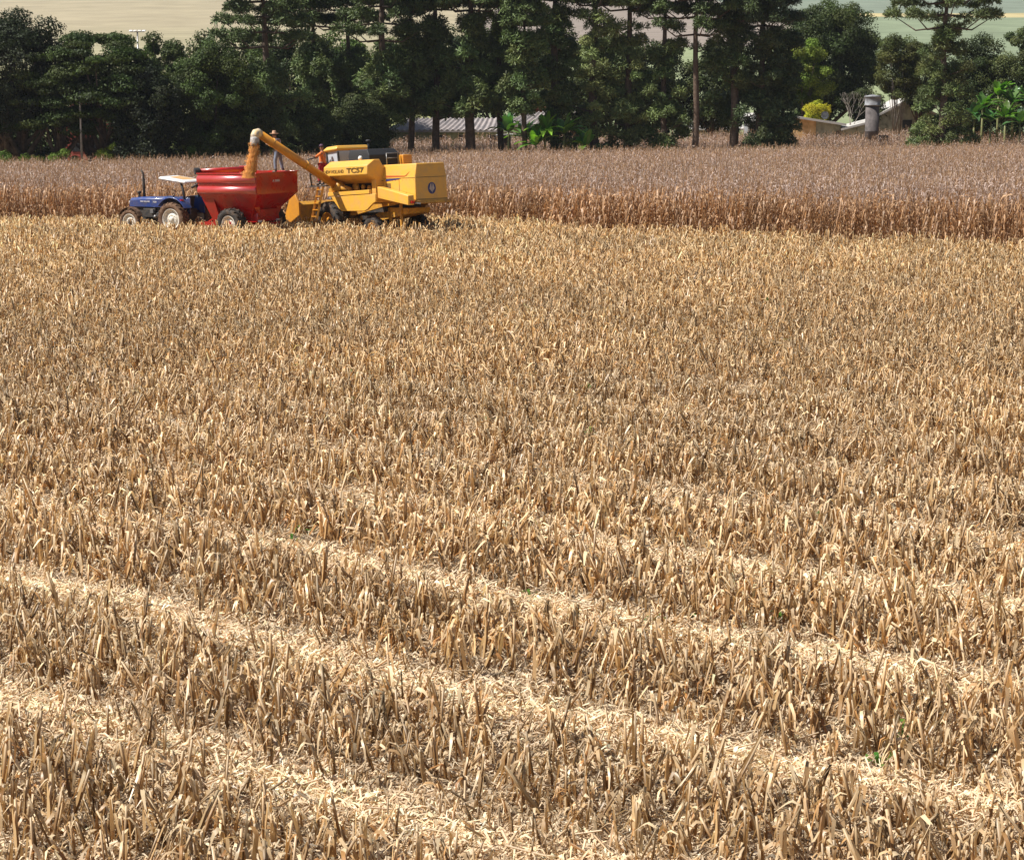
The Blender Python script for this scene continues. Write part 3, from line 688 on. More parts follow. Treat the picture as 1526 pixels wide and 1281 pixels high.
# sloping front gusset beam that shows ahead of the wheel
b = MB(); b.loft([[(L-.05, W-.16, 1.93), (L-.05, W-.06, 1.93), (L-.75, W-.06, 1.93), (L-.75, W-.16, 1.93)], [(L-.60, .80, .42), (L-.60, .90, .42), (L-.95, .90, .42), (L-.95, .80, .42)]]); b.build('front_brace', M_red, KRT, bevel=.01)
wheel(KRT, (1.55, 1.30, .66), .68, 0, .36, .52, M_tyre, M_rim, 16, 1, M_red)
wheel(KRT, (1.55, -1.30, .66), .68, 0, .36, .52, M_tyre, M_rim, 16, -1, M_red)
# the cart's own folded unloading tube along its far top edge
b = MB(); b.tube([(L+.12, 1.12, ZT+.11), (2.1, -.75, ZT+.15)], .10, 18); tb_ = b.build('unloading_tube', M_red, KRT)
b = MB(); b.tube([(L+.10, 1.09, ZT+.11), (L+.22, 1.27, ZT+.10)], .15, 18, sm=False); b.build('tube_mouth', M_blk, tb_)
b = MB(); b.box(1.95, 2.55, -.95, -.45, ZT-.05, ZT+.27); b.build('tube_hinge_box', M_red, tb_, bevel=.02)
b = MB(); b.tube([(L+.05, .9, 2.55), (L+.3, 1.15, 2.30), (L+.5, 1.2, 2.2)], .05, 8); b.tube([(L+.05, .9, 2.45), (L+.35, .9, 2.15)], .04, 8); b.build('hydraulic_hose', M_dark, KRT)
text('lettering', 'A 5000', .13, M_txtw, hp, (-.004, .30, 2.42), (math.pi/2, 0, -math.pi/2), .004, 1.2, .004)
# grain in the cart
def heap():
    V = []; F = []; nx, ny = 26, 22
    for i in range(nx+1):
        for j in range(ny+1):
            x = .08+(L-.2)*i/nx; y = -W+.07+(2*W-.14)*j/ny
            z = 2.46+.32*math.exp(-((x-1.55)**2+(y-.1)**2)/.8)+.02*math.sin(9*x+4*y)*math.cos(7*y)
            V.append((x, y, z))
    for i in range(nx):
        for j in range(ny): k = i*(ny+1)+j; F.append((k, k+1, k+ny+2, k+ny+1))
    return V, F
M_grain = mat('maize_grain', (.78, .36, .05), .55, noise=((.60, .25, .04), 30, .4, .6), bump=.6, bscale=60)
b = MB(); V, F = heap(); b.add(V, F, True)
gh = b.build('grain_heap', M_grain); 
bpy.context.view_layer.update(); gh.matrix_world = KRT.matrix_world.copy()
tag(gh, 'orange maize grain heaped inside the red cart', 'grain', kind='stuff')
# falling grain: a dense rope of kernels spreading as it falls
MWc = CMB.matrix_world.copy(); MWk = KRT.matrix_world.copy()
top = MWc@(c0+Vector((0, 0, -.12))); bot = Vector((0, 0, 0)); zb = (MWk@Vector((1.55, .1, 2.70))).z
gt = []
for _ in range(6):
    t = T(); V, F = rod([[0, 0, -.010], [0, 0, .012]], [.010, .006], 4); t.add((V, F), (U(.93, .97), U(.50, .60), U(.14, .21))); gt.append(t.done())
n = 48000; aa_ = rng.uniform(0, 6.28, n); tt = rng.random(n)**.85; hh = (top.z-zb)
rad = (.07+.04*tt)*np.abs(rng.normal(0, 1, n)).clip(0, 3.0)*(1+.22*np.sin(tt*13+aa_)*np.cos(tt*29)); aa = aa_
drift = tt**1.6*.30
gp = np.stack([top.x-drift+rad*np.cos(aa), top.y+rad*np.sin(aa), top.z-tt*hh], 1)
o = scatter('falling_grain', gt, rng.integers(0, 6, n), gp, aa, rng.uniform(.8, 1.3, n), np.clip(1+rng.normal(0, .10, (n, 1)), .6, 1.3)*np.ones(3), leafmat('grain_kernel', .5, .5, .3, (1, .9, .6)))
tag(o, 'orange stream of maize grain pouring from the auger spout', 'falling grain', kind='stuff')

# ------------------------------------------------------------------ tractor
HT = R(149)
ty0 = 89.2; tx0 = (278-763)/2970*(ty0*math.cos(PITCH)+7*math.sin(PITCH))
TRC = empty('tractor', (tx0, ty0, gzf(tx0, ty0)-.07), HT, R(1.0), 'blue tractor with white sunshade hitched to the red grain cart', 'tractor')
b = MB()
sec = lambda x, w, z0, z1: [(x, -w, z0), (x, -w, z1-.10), (x, -w+.10, z1), (x, w-.10, z1), (x, w, z1-.10), (x, w, z0)]
b.loft([sec(1.05, .32, 1.20, 1.68), sec(2.3, .31, 1.20, 1.66), sec(3.0, .28, 1.20, 1.60), sec(3.08, .24, 1.22, 1.52)])
hb = b.build('hood', M_blue, TRC, bevel=.025)
text('lettering', 'NEW HOLLAND', .085, M_txtw, hb, (2.35, .325, 1.43), (math.pi/2, 0, math.pi), .004, .9, .002)
text('lettering', '7630', .10, M_txtw, hb, (1.62, .325, 1.41), (math.pi/2, 0, math.pi), .004, 1.1, .002)
b = MB(); b.box(3.07, 3.10, -.2, .2, 1.0, 1.45); b.build('grille', M_dark, hb)
for y in (-.17, .17):
    b = MB(); b.lathe([(.06, .0), (.065, .03)], 3.08, y, 1.40, n=12, axis='x'); b.build('headlight', M_white, hb)
b = MB(); b.box(.1, 3.0, -.22, .22, .62, 1.22); b.box(-.35, .75, -.38, .38, .55, 1.15); b.lathe([(.14, -.35), (.14, .38)], 1.3, 0, .85, n=14); b.box(1.5, 2.2, -.33, .33, .75, 1.15); b.build('engine_block', M_dark, TRC, bevel=.02)
b = MB(); b.box(1.55, 1.72, .30, .42, .95, 1.12); b.lathe([(.07, .28), (.07, .48)], 1.42, 0, .80, n=12); b.build('fuel_filter', M_steel, TRC)
b = MB(); b.loft([sec(.45, .46, 1.02, 1.62), sec(1.05, .34, 1.15, 1.70)]); b.build('cowl', M_blue, TRC, bevel=.02)
b = MB(); b.tube([(2.30, .10, 1.6), (2.30, .10, 2.15), (2.30, .10, 2.62), (2.34, .10, 2.74), (2.42, .10, 2.84)], [.055, .065, .05, .045, .04], 12); b.build('exhaust_pipe', M_dark, TRC)
b = MB(); b.tube([(2.78, -.12, 1.55), (2.78, -.12, 1.80)], .05, 10); b.lathe([(.05, 1.78), (.10, 1.80), (.10, 1.88), (.05, 1.90)], 2.78, -.12, 0, n=12, axis='z'); b.build('air_pre_cleaner', M_dark, TRC)
# fenders over the rear wheels
for sg in (-1, 1):
    b = MB(); outer = []; n = 9; rings = []
    for i in range(n+1):
        a = math.radians(35+115*i/n); ro, ri = .93, .89; cx_, cz_ = 0.0, .78
        rings.append([(cx_+ro*math.cos(a), sg*.50, cz_+ro*math.sin(a)), (cx_+ro*math.cos(a), sg*1.02, cz_+ro*math.sin(a)), (cx_+ri*math.cos(a), sg*1.02, cz_+ri*math.sin(a)), (cx_+ri*math.cos(a), sg*.50, cz_+ri*math.sin(a))])
    b.loft(rings); b.box(-.7, .75, sg*.46, sg*.505, .95, 1.66); fd = b.build('fender', M_blue, TRC, bevel=.012)
    b = MB(); b.box(-.52, -.45, sg*.72, sg*.90, 1.52, 1.62); b.build('tail_light', M_lens, fd)
    b = MB(); rings = []
    for i in range(8):
        a = math.radians(30+125*i/7); ro, ri = .66, .64; rings.append([(2.5+ro*math.cos(a), sg*.70, .58+ro*math.sin(a)), (2.5+ro*math.cos(a), sg*1.0, .58+ro*math.sin(a)), (2.5+ri*math.cos(a), sg*1.0, .58+ri*math.sin(a)), (2.5+ri*math.cos(a), sg*.70, .58+ri*math.sin(a))])
    b.loft(rings); b.build('front_mudguard', M_tyred, TRC)
b = MB(); b.box(-.4, .5, -.46, .46, 1.0, 1.08); b.build('floor_plate', M_dark, TRC)
b = MB(); b.box(-.30, .18, -.24, .24, 1.22, 1.34); b.loft([[(-.30, -.22, 1.30), (-.30, .22, 1.30), (-.24, .22, 1.30), (-.24, -.22, 1.30)], [(-.42, -.2, 1.72), (-.42, .2, 1.72), (-.37, .2, 1.72), (-.37, -.2, 1.72)]]); b.build('seat', M_blk, TRC, bevel=.03)
b = MB(); b.tube([(.75, 0, 1.60), (.58, 0, 1.80)], .02, 8)
ring = [Vector((.58, 0, 1.80))+Vector((math.sin(.6)*math.cos(a)*.19, math.sin(a)*.19, math.cos(.6)*math.cos(a)*.19)) for a in np.linspace(0, 2*math.pi, 17)]
b.tube(ring, .014, 6); b.build('steering_wheel', M_blk, TRC)
# two roll bar posts and the tilted sunshade
for sg in (-1, 1):
    b = MB(); b.tube([(-.42, sg*.52, .95), (-.36, sg*.52, 1.9), (-.22, sg*.50, 2.33)], .055, 8); b.build('roll_bar_post', M_blk, TRC)
b = MB(); b.tube([(-.22, -.52, 2.31), (-.22, .52, 2.31)], .04, 8); b.build('roll_bar_top', M_blk, TRC)
b = MB(); b.loft([[(-.52, -.62, 2.28), (.92, -.62, 2.46), (.92, .62, 2.46), (-.52, .62, 2.28)], [(-.56, -.66, 2.35), (.96, -.66, 2.53), (.96, .66, 2.53), (-.56, .66, 2.35)], [(-.48, -.58, 2.42), (.88, -.58, 2.60), (.88, .58, 2.60), (-.48, .58, 2.42)]])
sh = b.build('sunshade', M_white, TRC, bevel=.02)
b = MB(); b.add([(-.3, -.45, 2.449), (.7, -.50, 2.581), (.6, .3, 2.568), (-.2, .35, 2.462)], [(0, 1, 2, 3)]); b.build('dust_patch', mat('ochre_dust', (.50, .30, .12), .9), sh)
wheel(TRC, (0, .85, .74), .76, 0, .46, .46, M_tyred, M_rim, 20, 1, M_rim)
wheel(TRC, (0, -.85, .74), .76, 0, .46, .46, M_tyred, M_rim, 20, -1, M_rim)
wheel(TRC, (2.5, .82, .56), .58, 0, .36, .34, M_tyred, M_rim, 18, 1, M_dark)
wheel(TRC, (2.5, -.82, .56), .58, 0, .36, .34, M_tyred, M_rim, 18, -1, M_dark)
b = MB(); b.box(2.42, 2.58, -.75, .75, .48, .62); b.build('front_axle', M_dark, TRC)
b = MB(); b.bar((-.35, 0, .55), (-1.0, 0, .52), .12, .10); b.build('hitch', M_dark, TRC)

# ------------------------------------------------------------------ people
M_skin = mat('skin', (.30, .15, .09), .55, noise=((.24, .12, .075), 20, .4, .7))
def skinned(name, verts, edges, rad, m, parent, root=0, sub=2):
    me = bpy.data.meshes.new(name); me.from_pydata([tuple(v) for v in verts], edges, []); me.materials.append(m)
    o = bpy.data.objects.new(name, me); C.collection.objects.link(o)
    o.modifiers.new('skin', 'SKIN')
    sk = me.skin_vertices[0].data if me.skin_vertices else None
    if sk is None:
        bm = bmesh.new(); bm.from_mesh(me); bm.verts.layers.skin.verify(); bm.to_mesh(me); bm.free(); sk = me.skin_vertices[0].data
    for i, r in enumerate(rad):
        sk[i].radius = (r if isinstance(r, tuple) else (r, r)); sk[i].use_root = (i == root)
    s = o.modifiers.new('sub', 'SUBSURF'); s.levels = sub; s.render_levels = sub
    bpy.context.view_layer.update()
    me2 = bpy.data.meshes.new_from_object(o.evaluated_get(bpy.context.evaluated_depsgraph_get())); bpy.data.objects.remove(o)
    me2.materials.clear(); me2.materials.append(m)
    for f in me2.polygons: f.use_smooth = True
    o = bpy.data.objects.new(name, me2); C.collection.objects.link(o)
    if parent: o.parent = parent
    return o
def hand(V, E, Rr, wi, d, side, up, curl=.5):
    """palm and five bent fingers from the wrist vertex wi; d = pointing direction"""
    d = Vector(d).normalized(); side = Vector(side); side = (side-d*side.dot(d)).normalized(); up = d.cross(side)*up
    def av(p, r): V.append(Vector(p)); Rr.append(r); return len(V)-1
    w0 = Vector(V[wi]); pm = av(w0+d*.05, (.034, .018)); E.append((wi, pm)); pk = av(w0+d*.088, (.036, .016)); E.append((pm, pk))
    for k, (off, ln) in enumerate(((-.030, .070), (-.010, .080), (.011, .075), (.031, .058))):
        a = av(w0+d*.098+side*off, .0095); E.append((pk, a)); b_ = av(Vector(V[a])+(d*(1-.4*curl)+up*curl*.6)*ln*.5, .0088); E.append((a, b_))
        c = av(Vector(V[b_])+(d*(1-curl)+up*curl)*ln*.45, .0075); E.append((b_, c))
    a = av(w0+d*.045-side*.040+up*.01, .012); E.append((pm, a)); b_ = av(Vector(V[a])+(d*.7-side*.35+up*.4)*.040, .0095); E.append((a, b_))
    c = av(Vector(V[b_])+(d*.8+up*.4)*.028, .008); E.append((b_, c))
def person(name, loc, rz, label, pose, shirt, pants, shoes, hatm, hat, parent=None):
    P = empty(name, loc, rz, 0, label, 'person')
    J = pose
    V = [J['pelvis'], J['waist'], J['chest'], J['neckb'], J['neck'], J['head0'], J['head1'], J['head2']]
    Rr = [(.155, .115), (.135, .10), (.165, .115), (.075, .07), (.056, .058), (.070, .082), (.080, .098), (.062, .075)]
    E = [(0, 1), (1, 2), (2, 3), (3, 4), (4, 5), (5, 6), (6, 7)]
    V = [Vector(v) for v in V]
    def ch(start, pts, rs):
        i = start; out = []
        for p, r in zip(pts, rs): V.append(Vector(p)); Rr.append(r); E.append((i, len(V)-1)); i = len(V)-1; out.append(i)
        return out
    for s in 'LR':
        a = ch(2, [J['sh'+s], J['el'+s], J['wr'+s]], [.058, .042, .027])
        dd = Vector(J['wr'+s])-Vector(J['el'+s]); hand(V, E, Rr, a[-1], dd, (0, 1, 0) if abs(dd.normalized().y) < .8 else (1, 0, 0), 1 if s == 'L' else -1, .55)
        ch(0, [J['hip'+s], J['kn'+s], J['an'+s], J['toe'+s]], [.088, .060, .042, .038])
    body = skinned('body', V, E, Rr, M_skin, P)
    # face
    hc = Vector(J['head1']); f = Vector(J['face']).normalized(); sd = f.cross(Vector((0, 0, 1))).normalized()
    b = MB(); b.tube([hc+f*.085+Vector((0, 0, .02)), hc+f*.118+Vector((0, 0, -.015))], [.008, .016], 8); b.build('nose', M_skin, body)
    for q in (-1, 1):
        b = MB(); c = hc+f*.088+sd*q*.032+Vector((0, 0, .022)); b.lathe([(.002, -.01), (.011, -.005), (.011, .005), (.002, .01)], c.x, c.y, c.z, n=10, axis='z'); b.build('eye', M_blk, body)
        b = MB(); c = hc+sd*q*.082; b.lathe([(.006, -.03), (.018, -.02), (.02, .015), (.006, .03)], c.x, c.y, c.z, n=10, axis='z'); b.build('ear', M_skin, body)
    b = MB(); b.tube([hc+f*.086-sd*.025+Vector((0, 0, -.045)), hc+f*.092+Vector((0, 0, -.047)), hc+f*.086+sd*.025+Vector((0, 0, -.045))], .006, 6); b.build('mouth', M_lens, body)
    # clothing follows the body
    v = [J['pelvis'], J['waist'], J['chest'], J['neckb']]; r = [(.17, .13), (.155, .12), (.185, .135), (.085, .08)]; e = [(0, 1), (1, 2), (2, 3)]
    for s in 'LR':
        i = len(v); sh_, el_, wr_ = Vector(J['sh'+s]), Vector(J['el'+s]), Vector(J['wr'+s]); v += [sh_, el_, el_.lerp(wr_, J.get('sleeve', .7))]; r += [.075, .057, .045]; e += [(2, i), (i, i+1), (i+1, i+2)]
    skinned('shirt', v, e, r, shirt, body, 1)
    v = [Vector(J['pelvis'])+Vector((0, 0, .03))]; r = [(.172, .13)]; e = []
    for s in 'LR':
        i = len(v); kn, an = Vector(J['kn'+s]), Vector(J['an'+s]); v += [J['hip'+s], kn, kn.lerp(an, .9)]; r += [.105, .078, .066]; e += [(0, i), (i, i+1), (i+1, i+2)]
    skinned('trousers', v, e, r, pants, body)
    for s in 'LR':
        an, to = Vector(J['an'+s]), Vector(J['toe'+s])
        skinned('boot', [an+Vector((0, 0, .12)), an, an+Vector((0, 0, -.035)), to], [(0, 1), (1, 2), (2, 3)], [.055, .058, .055, .048], shoes, body)
    htop = hc+Vector((0, 0, .075))
    b = MB()
    if hat == 'brim':
        b.lathe([(.0, .13), (.06, .135), (.085, .10), (.098, .01), (.11, .0), (.20, .012), (.205, .002), (.10, -.014)], htop.x, htop.y, htop.z, n=24, axis='z')
        b.build('hat', hatm, body)
    else:
        b.lathe([(.0, .075), (.05, .068), (.085, .03), (.098, -.03)], htop.x, htop.y, htop.z, n=20, axis='z')
        a = htop+f*.09; sdv = sd
        b.add([a-sdv*.07+Vector((0, 0, -.02)), a+sdv*.07+Vector((0, 0, -.02)), a+sdv*.05+f*.08+Vector((0, 0, -.035)), a-sdv*.05+f*.08+Vector((0, 0, -.035))], [(0, 1, 2, 3)])
        b.build('cap', hatm, body)
    hb_ = MB(); hb_.lathe([(.084, .0), (.088, .035), (.086, .07)], hc.x-f.x*.012, hc.y-f.y*.012, hc.z, n=20, axis='z'); hb_.build('hair', M_dark, body)
    return P
def basepose(**k):
    J = dict(pelvis=(0, 0, .95), waist=(0, 0, 1.10), chest=(0, 0, 1.32), neckb=(.01, 0, 1.47), neck=(.015, 0, 1.54), head0=(.03, 0, 1.585), head1=(.035, 0, 1.655), head2=(.02, 0, 1.73),
             shL=(0, .19, 1.42), shR=(0, -.19, 1.42), elL=(-.02, .24, 1.14), elR=(-.02, -.24, 1.14), wrL=(.1, .24, .92), wrR=(.1, -.24, .92),
             hipL=(0, .10, .90), hipR=(0, -.10, .90), knL=(.02, .12, .50), knR=(.02, -.12, .50), anL=(-.01, .13, .09), anR=(-.01, -.13, .09), toeL=(.16, .15, .045), toeR=(.16, -.15, .045), face=(1, 0, -.1))
    J.update(k); return J
M_lav = mat('pale_lavender_cotton', (.80, .73, .80), .85, noise=((.50, .44, .55), 6, .4, .7), bump=.3, bscale=14)
M_jean = mat('faded_blue_denim', (.11, .14, .21), .85, noise=((.20, .24, .30), 7, .4, .75), bump=.3, bscale=16)
M_boot = mat('dark_leather', (.035, .028, .025), .6)
M_strawhat = mat('tan_felt', (.46, .27, .16), .8, noise=((.34, .19, .12), 8, .4, .7))
M_orsh = mat('orange_cotton', (.78, .20, .03), .8, noise=((.6, .14, .03), 8, .4, .7), bump=.3, bscale=14)
M_redp = mat('red_cotton', (.42, .02, .025), .8, noise=((.3, .02, .03), 8, .4, .7), bump=.3, bscale=14)
M_cap = mat('dark_purple_cloth', (.10, .05, .09), .8)
# man on the cart's far rim platform, seen from behind, looking away to the falling grain
bpy.context.view_layer.update()
b = MB(); b.box(.35, 1.55, -1.31, -.95, ZT-.12, ZT-.06); b.build('step_board', M_red, KRT)
pl = MWk@Vector((.86, -1.12, ZT-.06))
person('person', pl, R(150), 'person in a tan brimmed hat, pale shirt and jeans standing on the red cart', basepose(
    pelvis=(0, 0, .94), waist=(.02, 0, 1.10), chest=(.07, 0, 1.30), neckb=(.12, 0, 1.45), neck=(.15, 0, 1.50), head0=(.18, 0, 1.54), head1=(.20, 0, 1.61), head2=(.20, 0, 1.69),
    shL=(.07, .19, 1.41), shR=(.07, -.19, 1.41), elL=(.16, .30, 1.20), elR=(.14, -.27, 1.18), wrL=(.38, .22, 1.22), wrR=(.36, -.18, 1.20),
    knL=(.06, .17, .50), knR=(.03, -.20, .50), anL=(0, .21, .09), anR=(-.05, -.26, .09), toeL=(.17, .24, .045), toeR=(.12, -.30, .045), face=(1, 0, -.35)), M_lav, M_jean, M_boot, M_strawhat, 'brim')
pl = MWc@Vector((6.30, 1.20, 2.56))
person('person', pl, HB+R(40), 'person in orange shirt, red trousers and dark cap on the combine platform', basepose(
    shL=(.0, .19, 1.41), shR=(0, -.19, 1.41), elL=(.20, .32, 1.26), wrL=(.42, .34, 1.32), elR=(-.05, -.25, 1.15), wrR=(.02, -.27, .90), sleeve=.1,
    knL=(.16, .12, .52), anL=(.10, .14, .10), toeL=(.27, .16, .05)), M_orsh, M_redp, M_boot, M_cap, 'cap')
# ------------------------------------------------------------------ trees
LEAF = leafmat('tree_foliage', .25, .6, .22, (.9, 1, .5))
NEED = leafmat('pine_foliage', .15, .55, .3, (.9, 1, .6))
M_bark = mat('bark', (.085, .06, .045), .9, .2, noise=((.16, .12, .09), 3, .4, .7), bump=.8, bscale=9)
M_barkl = mat('brown_bark', (.10, .065, .045), .9, .2, noise=((.16, .12, .09), 4, .4, .7), bump=.8, bscale=9)  # slightly browner base colour, for the one bare trunk
M_barkg = mat('grey_bark', (.22, .19, .16), .9, .2, noise=((.32, .28, .24), 4, .4, .7), bump=.6, bscale=9)
tr = np.random.default_rng(5)
def quads(C0, D, W, Ln, col):
    """leaf quads: centres, long direction, half width vector, length"""
    n = len(C0); V = np.empty((n, 4, 3)); a = C0; b_ = C0+D*Ln[:, None]
    V[:, 0] = a-W*.5; V[:, 1] = a+W*.5; V[:, 2] = b_+W*.8; V[:, 3] = b_-W*.8
    return V.reshape(-1, 3), np.arange(n*4).reshape(-1, 4), np.repeat(col, 4, 0)
def unit(n):
    v = tr.normal(size=(n, 3)); return v/np.linalg.norm(v, axis=1)[:, None]
def leafball(c, r, n, size, col, flat=1., var=.25, shell=.45):
    n = int(n*3.6); size = size*.46; col = np.asarray(col)*np.array([1.42, 1.32, .85])
    """a clump of leaves: positions through the volume, thicker towards the outside, each facing its own way"""
    d = unit(n); rad = (shell+(1-shell)*tr.random(n)**.6); rad *= 1+.22*np.sin(d[:, 0]*5+c[0])*np.cos(d[:, 2]*6+c[1])
    p = c+d*rad[:, None]*np.array([r, r, r*flat]); nr_ = d+unit(n)*.75+np.array([0, 0, .25]); nr_ /= np.linalg.norm(nr_, axis=1)[:, None]
    dd = np.cross(nr_, unit(n)); dd /= np.linalg.norm(dd, axis=1)[:, None]+1e-9; w_ = np.cross(dd, nr_)
    s = size*tr.uniform(.6, 1.3, n); cc = np.asarray(col)*np.clip(1+tr.normal(0, var, (n, 1)), .4, 1.9)
    return quads(p, dd, w_*(s*.55)[:, None], s, cc)
def pompom(c, r, n, col, var=.2, flat=.85):
    n = int(n*2.6); col = np.asarray(col)*np.array([1.70, 1.70, 1.22])
    """a tuft of stiff sprays radiating from a twig end"""
    d = unit(n); d[:, 2] = np.abs(d[:, 2])*1.0-.45*tr.random(n); d /= np.linalg.norm(d, axis=1)[:, None]
    out = tr.random(n) < .45; f = np.where(out, tr.uniform(.3, .75, n), tr.uniform(.55, 1.0, n))
    p = c+d*(r*f)[:, None]*np.array([1, 1, flat]); nr_ = d+unit(n)*.6+np.array([0, 0, .3]); nr_ /= np.linalg.norm(nr_, axis=1)[:, None]
    tg = np.cross(nr_, unit(n)); tg /= np.linalg.norm(tg, axis=1)[:, None]+1e-9
    dd = np.where(out[:, None], d+unit(n)*.35, tg+d*.25); dd /= np.linalg.norm(dd, axis=1)[:, None]
    w_ = np.cross(dd, np.where(out[:, None], unit(n), nr_)); w_ /= np.linalg.norm(w_, axis=1)[:, None]+1e-9
    s = r*tr.uniform(.28, .55, n); cc = np.asarray(col)*np.clip(1+tr.normal(0, var, (n, 1)), .4, 1.8)
    return quads(p, dd, w_*(r*tr.uniform(.04, .085, n))[:, None], s, cc)
def join(parts):
    V, F, K = [], [], []; o = 0
    for v, f, k in parts: V.append(v); F.append(f+o); K.append(k); o += len(v)
    return np.concatenate(V), np.concatenate(F), np.concatenate(K)
def trunk_mesh(segs, m, parent):
    b = MB()
    for pts, rs, n in segs: b.tube(pts, rs, n)
    return b.build('trunk', m, parent)
def V3(x, y, z): return Vector((x, y, z))

def pine(px, d, H, label, low=(2., 8.), r1=2.2, dens=1., top=9., rt=3.4, wh=7, tr_r=.38, col=(.050, .070, .030), m=M_bark, lean=0., sparse=1.0, rc=.78, group='tall pines with tufted foliage along the field edge', skirt=0):
    """tall pine: straight trunk, tufts of foliage up its length, whorls of upswept limbs in the upper part"""
    x, y = at(px, d); z = gzf(x, y); P = empty('pine_tree', (x, y, z), tr.uniform(0, 6), 0, label, 'tree', group)
    def tp(h): return V3(lean*h+.12*math.sin(h*.5+px), .1*math.cos(h*.4+px), h)
    segs = [([tp(h) for h in np.linspace(-.2, H, 9)], [tr_r*1.25, tr_r, tr_r*.93, tr_r*.86, tr_r*.78, tr_r*.68, tr_r*.55, tr_r*.4, tr_r*.18], 10)]
    parts = []
    cv = np.asarray(col)
    # lower tufts on short limbs
    nl = int((low[1]-low[0])*7.2*dens)
    for k in range(nl):
        h = tr.uniform(low[0], low[1]); a = tr.uniform(0, 2*math.pi); f = (h-low[0])/(low[1]-low[0]+.01)
        rr = r1*(tr.uniform(.8, 1.08) if tr.random() < .72 else tr.uniform(.3, .7))*(1.15-.50*f)*(1+.38*math.sin(h*1.6+px)+.2*math.sin(h*3.7+2*px+a)); t0 = tp(h-.35*rr); e = t0+V3(math.cos(a)*rr, math.sin(a)*rr, .35*rr+tr.uniform(-.2, .2))
        if k % 3 == 0: segs.append(([t0, t0.lerp(e, .6)+V3(0, 0, -.08), e], [.07, .045, .02], 5))
        rad = rc*tr.uniform(.7, 1.25); c2 = cv*tr.uniform(.95, 1.7)*np.array([1+tr.uniform(-.1, .18), 1, 1])
        parts.append(pompom(np.array(e), rad, int(95*sparse), c2, flat=1.05))
        if tr.random() < .3: parts.append(pompom(np.array(e)+tr.normal(0, .35, 3), rad*.8, int(60*sparse), c2))
    for k in range(int(skirt)):
        a = tr.uniform(0, 6.28); rr = tr.uniform(.2, 1.6); parts.append(pompom(np.array([math.cos(a)*rr, math.sin(a)*rr, tr.uniform(.3, 2.4)]), .6, 80, cv*1.1))
    # whorls
    if wh:
        for k in range(wh):
            h = top+(H-top)*k/max(1, wh-1); L = rt*(1-.35*k/wh)*tr.uniform(.85, 1.1); nb = tr.integers(5, 8); a0 = tr.uniform(0, 6.28)
            for i in range(nb):
                a = a0+2*math.pi*i/nb+tr.uniform(-.25, .25); Lb = L*tr.uniform(.7, 1.1); t0 = tp(h); dr = V3(math.cos(a), math.sin(a), 0)
                m1 = t0+dr*Lb*.55+V3(0, 0, -.10*Lb+.2); e = t0+dr*Lb+V3(0, 0, .22*Lb)
                segs.append(([t0, m1, e], [.10, .07, .03], 5))
                parts.append(pompom(np.array(e), rc*tr.uniform(.9, 1.35), 110, cv*tr.uniform(.75, 1.25)))
                for q in range(tr.integers(2, 5)):
                    f = tr.uniform(.5, .98); e2 = t0.lerp(e, f)+V3(tr.normal(0, .35), tr.normal(0, .35), tr.uniform(-.1, .45)); parts.append(pompom(np.array(e2), rc*tr.uniform(.6, 1.0), 70, cv*tr.uniform(.75, 1.25)))
    trunk_mesh(segs, m, P)
    V, F, K = join(parts); rawmesh('crown', V, F, NEED, K, P); return P

def broad(px, d, H, label, rx=4., zlow=3., col=(.045, .075, .022), n=70, leaf=.30, stems=((0, 0),), layers=False, m=M_bark, tr_r=.3, cat='tree', name='broadleaf_tree', group='broad leafy trees around the farmstead', rc=1.15, dens=1., fork=.35, hole=0, flat=.75, spread=.62):
    x, y = at(px, d); z = gzf(x, y); P = empty(name, (x, y, z), 0, 0, label, cat, group); cv = np.asarray(col); parts = []; segs = []
    cents = []
    for k in range(n):
        dd = unit(1)[0]; f = (.55+.45*tr.random()); c = np.array([dd[0]*rx*f, dd[1]*rx*f*.8, zlow+(H-zlow)*(.5+.5*dd[2]*f)])
        if layers: c[2] = zlow+(H-zlow)*np.clip((1-(c[0]/rx)**2*.75-(c[1]/rx)**2*.5)*tr.choice([.25, .5, .75, .97])+tr.normal(0, .02), .02, 1)
        cents.append(c)
        r = rc*tr.uniform(.7, 1.3); fl = .33 if layers else flat
        parts.append(leafball(c, r, int(170*dens), leaf, cv*tr.uniform(.7, 1.4)*np.array([1+tr.uniform(-.1, .2), 1, 1]), fl, .22))
    for (sx_, ex) in stems:
        b0 = V3(sx_, 0, -.2); hfork = zlow*fork+.6
        segs.append(([b0, V3(sx_*.7+ex*.1, 0, hfork*.5), V3(sx_*.6+ex*.3, .1, hfork)], [tr_r*1.3, tr_r, tr_r*.85], 8))
        for q in range(7):
            c = cents[tr.integers(0, len(cents))]; st = V3(sx_*.6+ex*.3, .1, hfork); e = Vector(c)
            md = st.lerp(e, .5)+V3(0, 0, -.15*abs(e.x-st.x)+.2); segs.append(([st, md, e], [tr_r*.55, tr_r*.32, .03], 6))
    trunk_mesh(segs, m, P); V, F, K = join(parts); rawmesh('crown', V, F, LEAF, K, P); return P

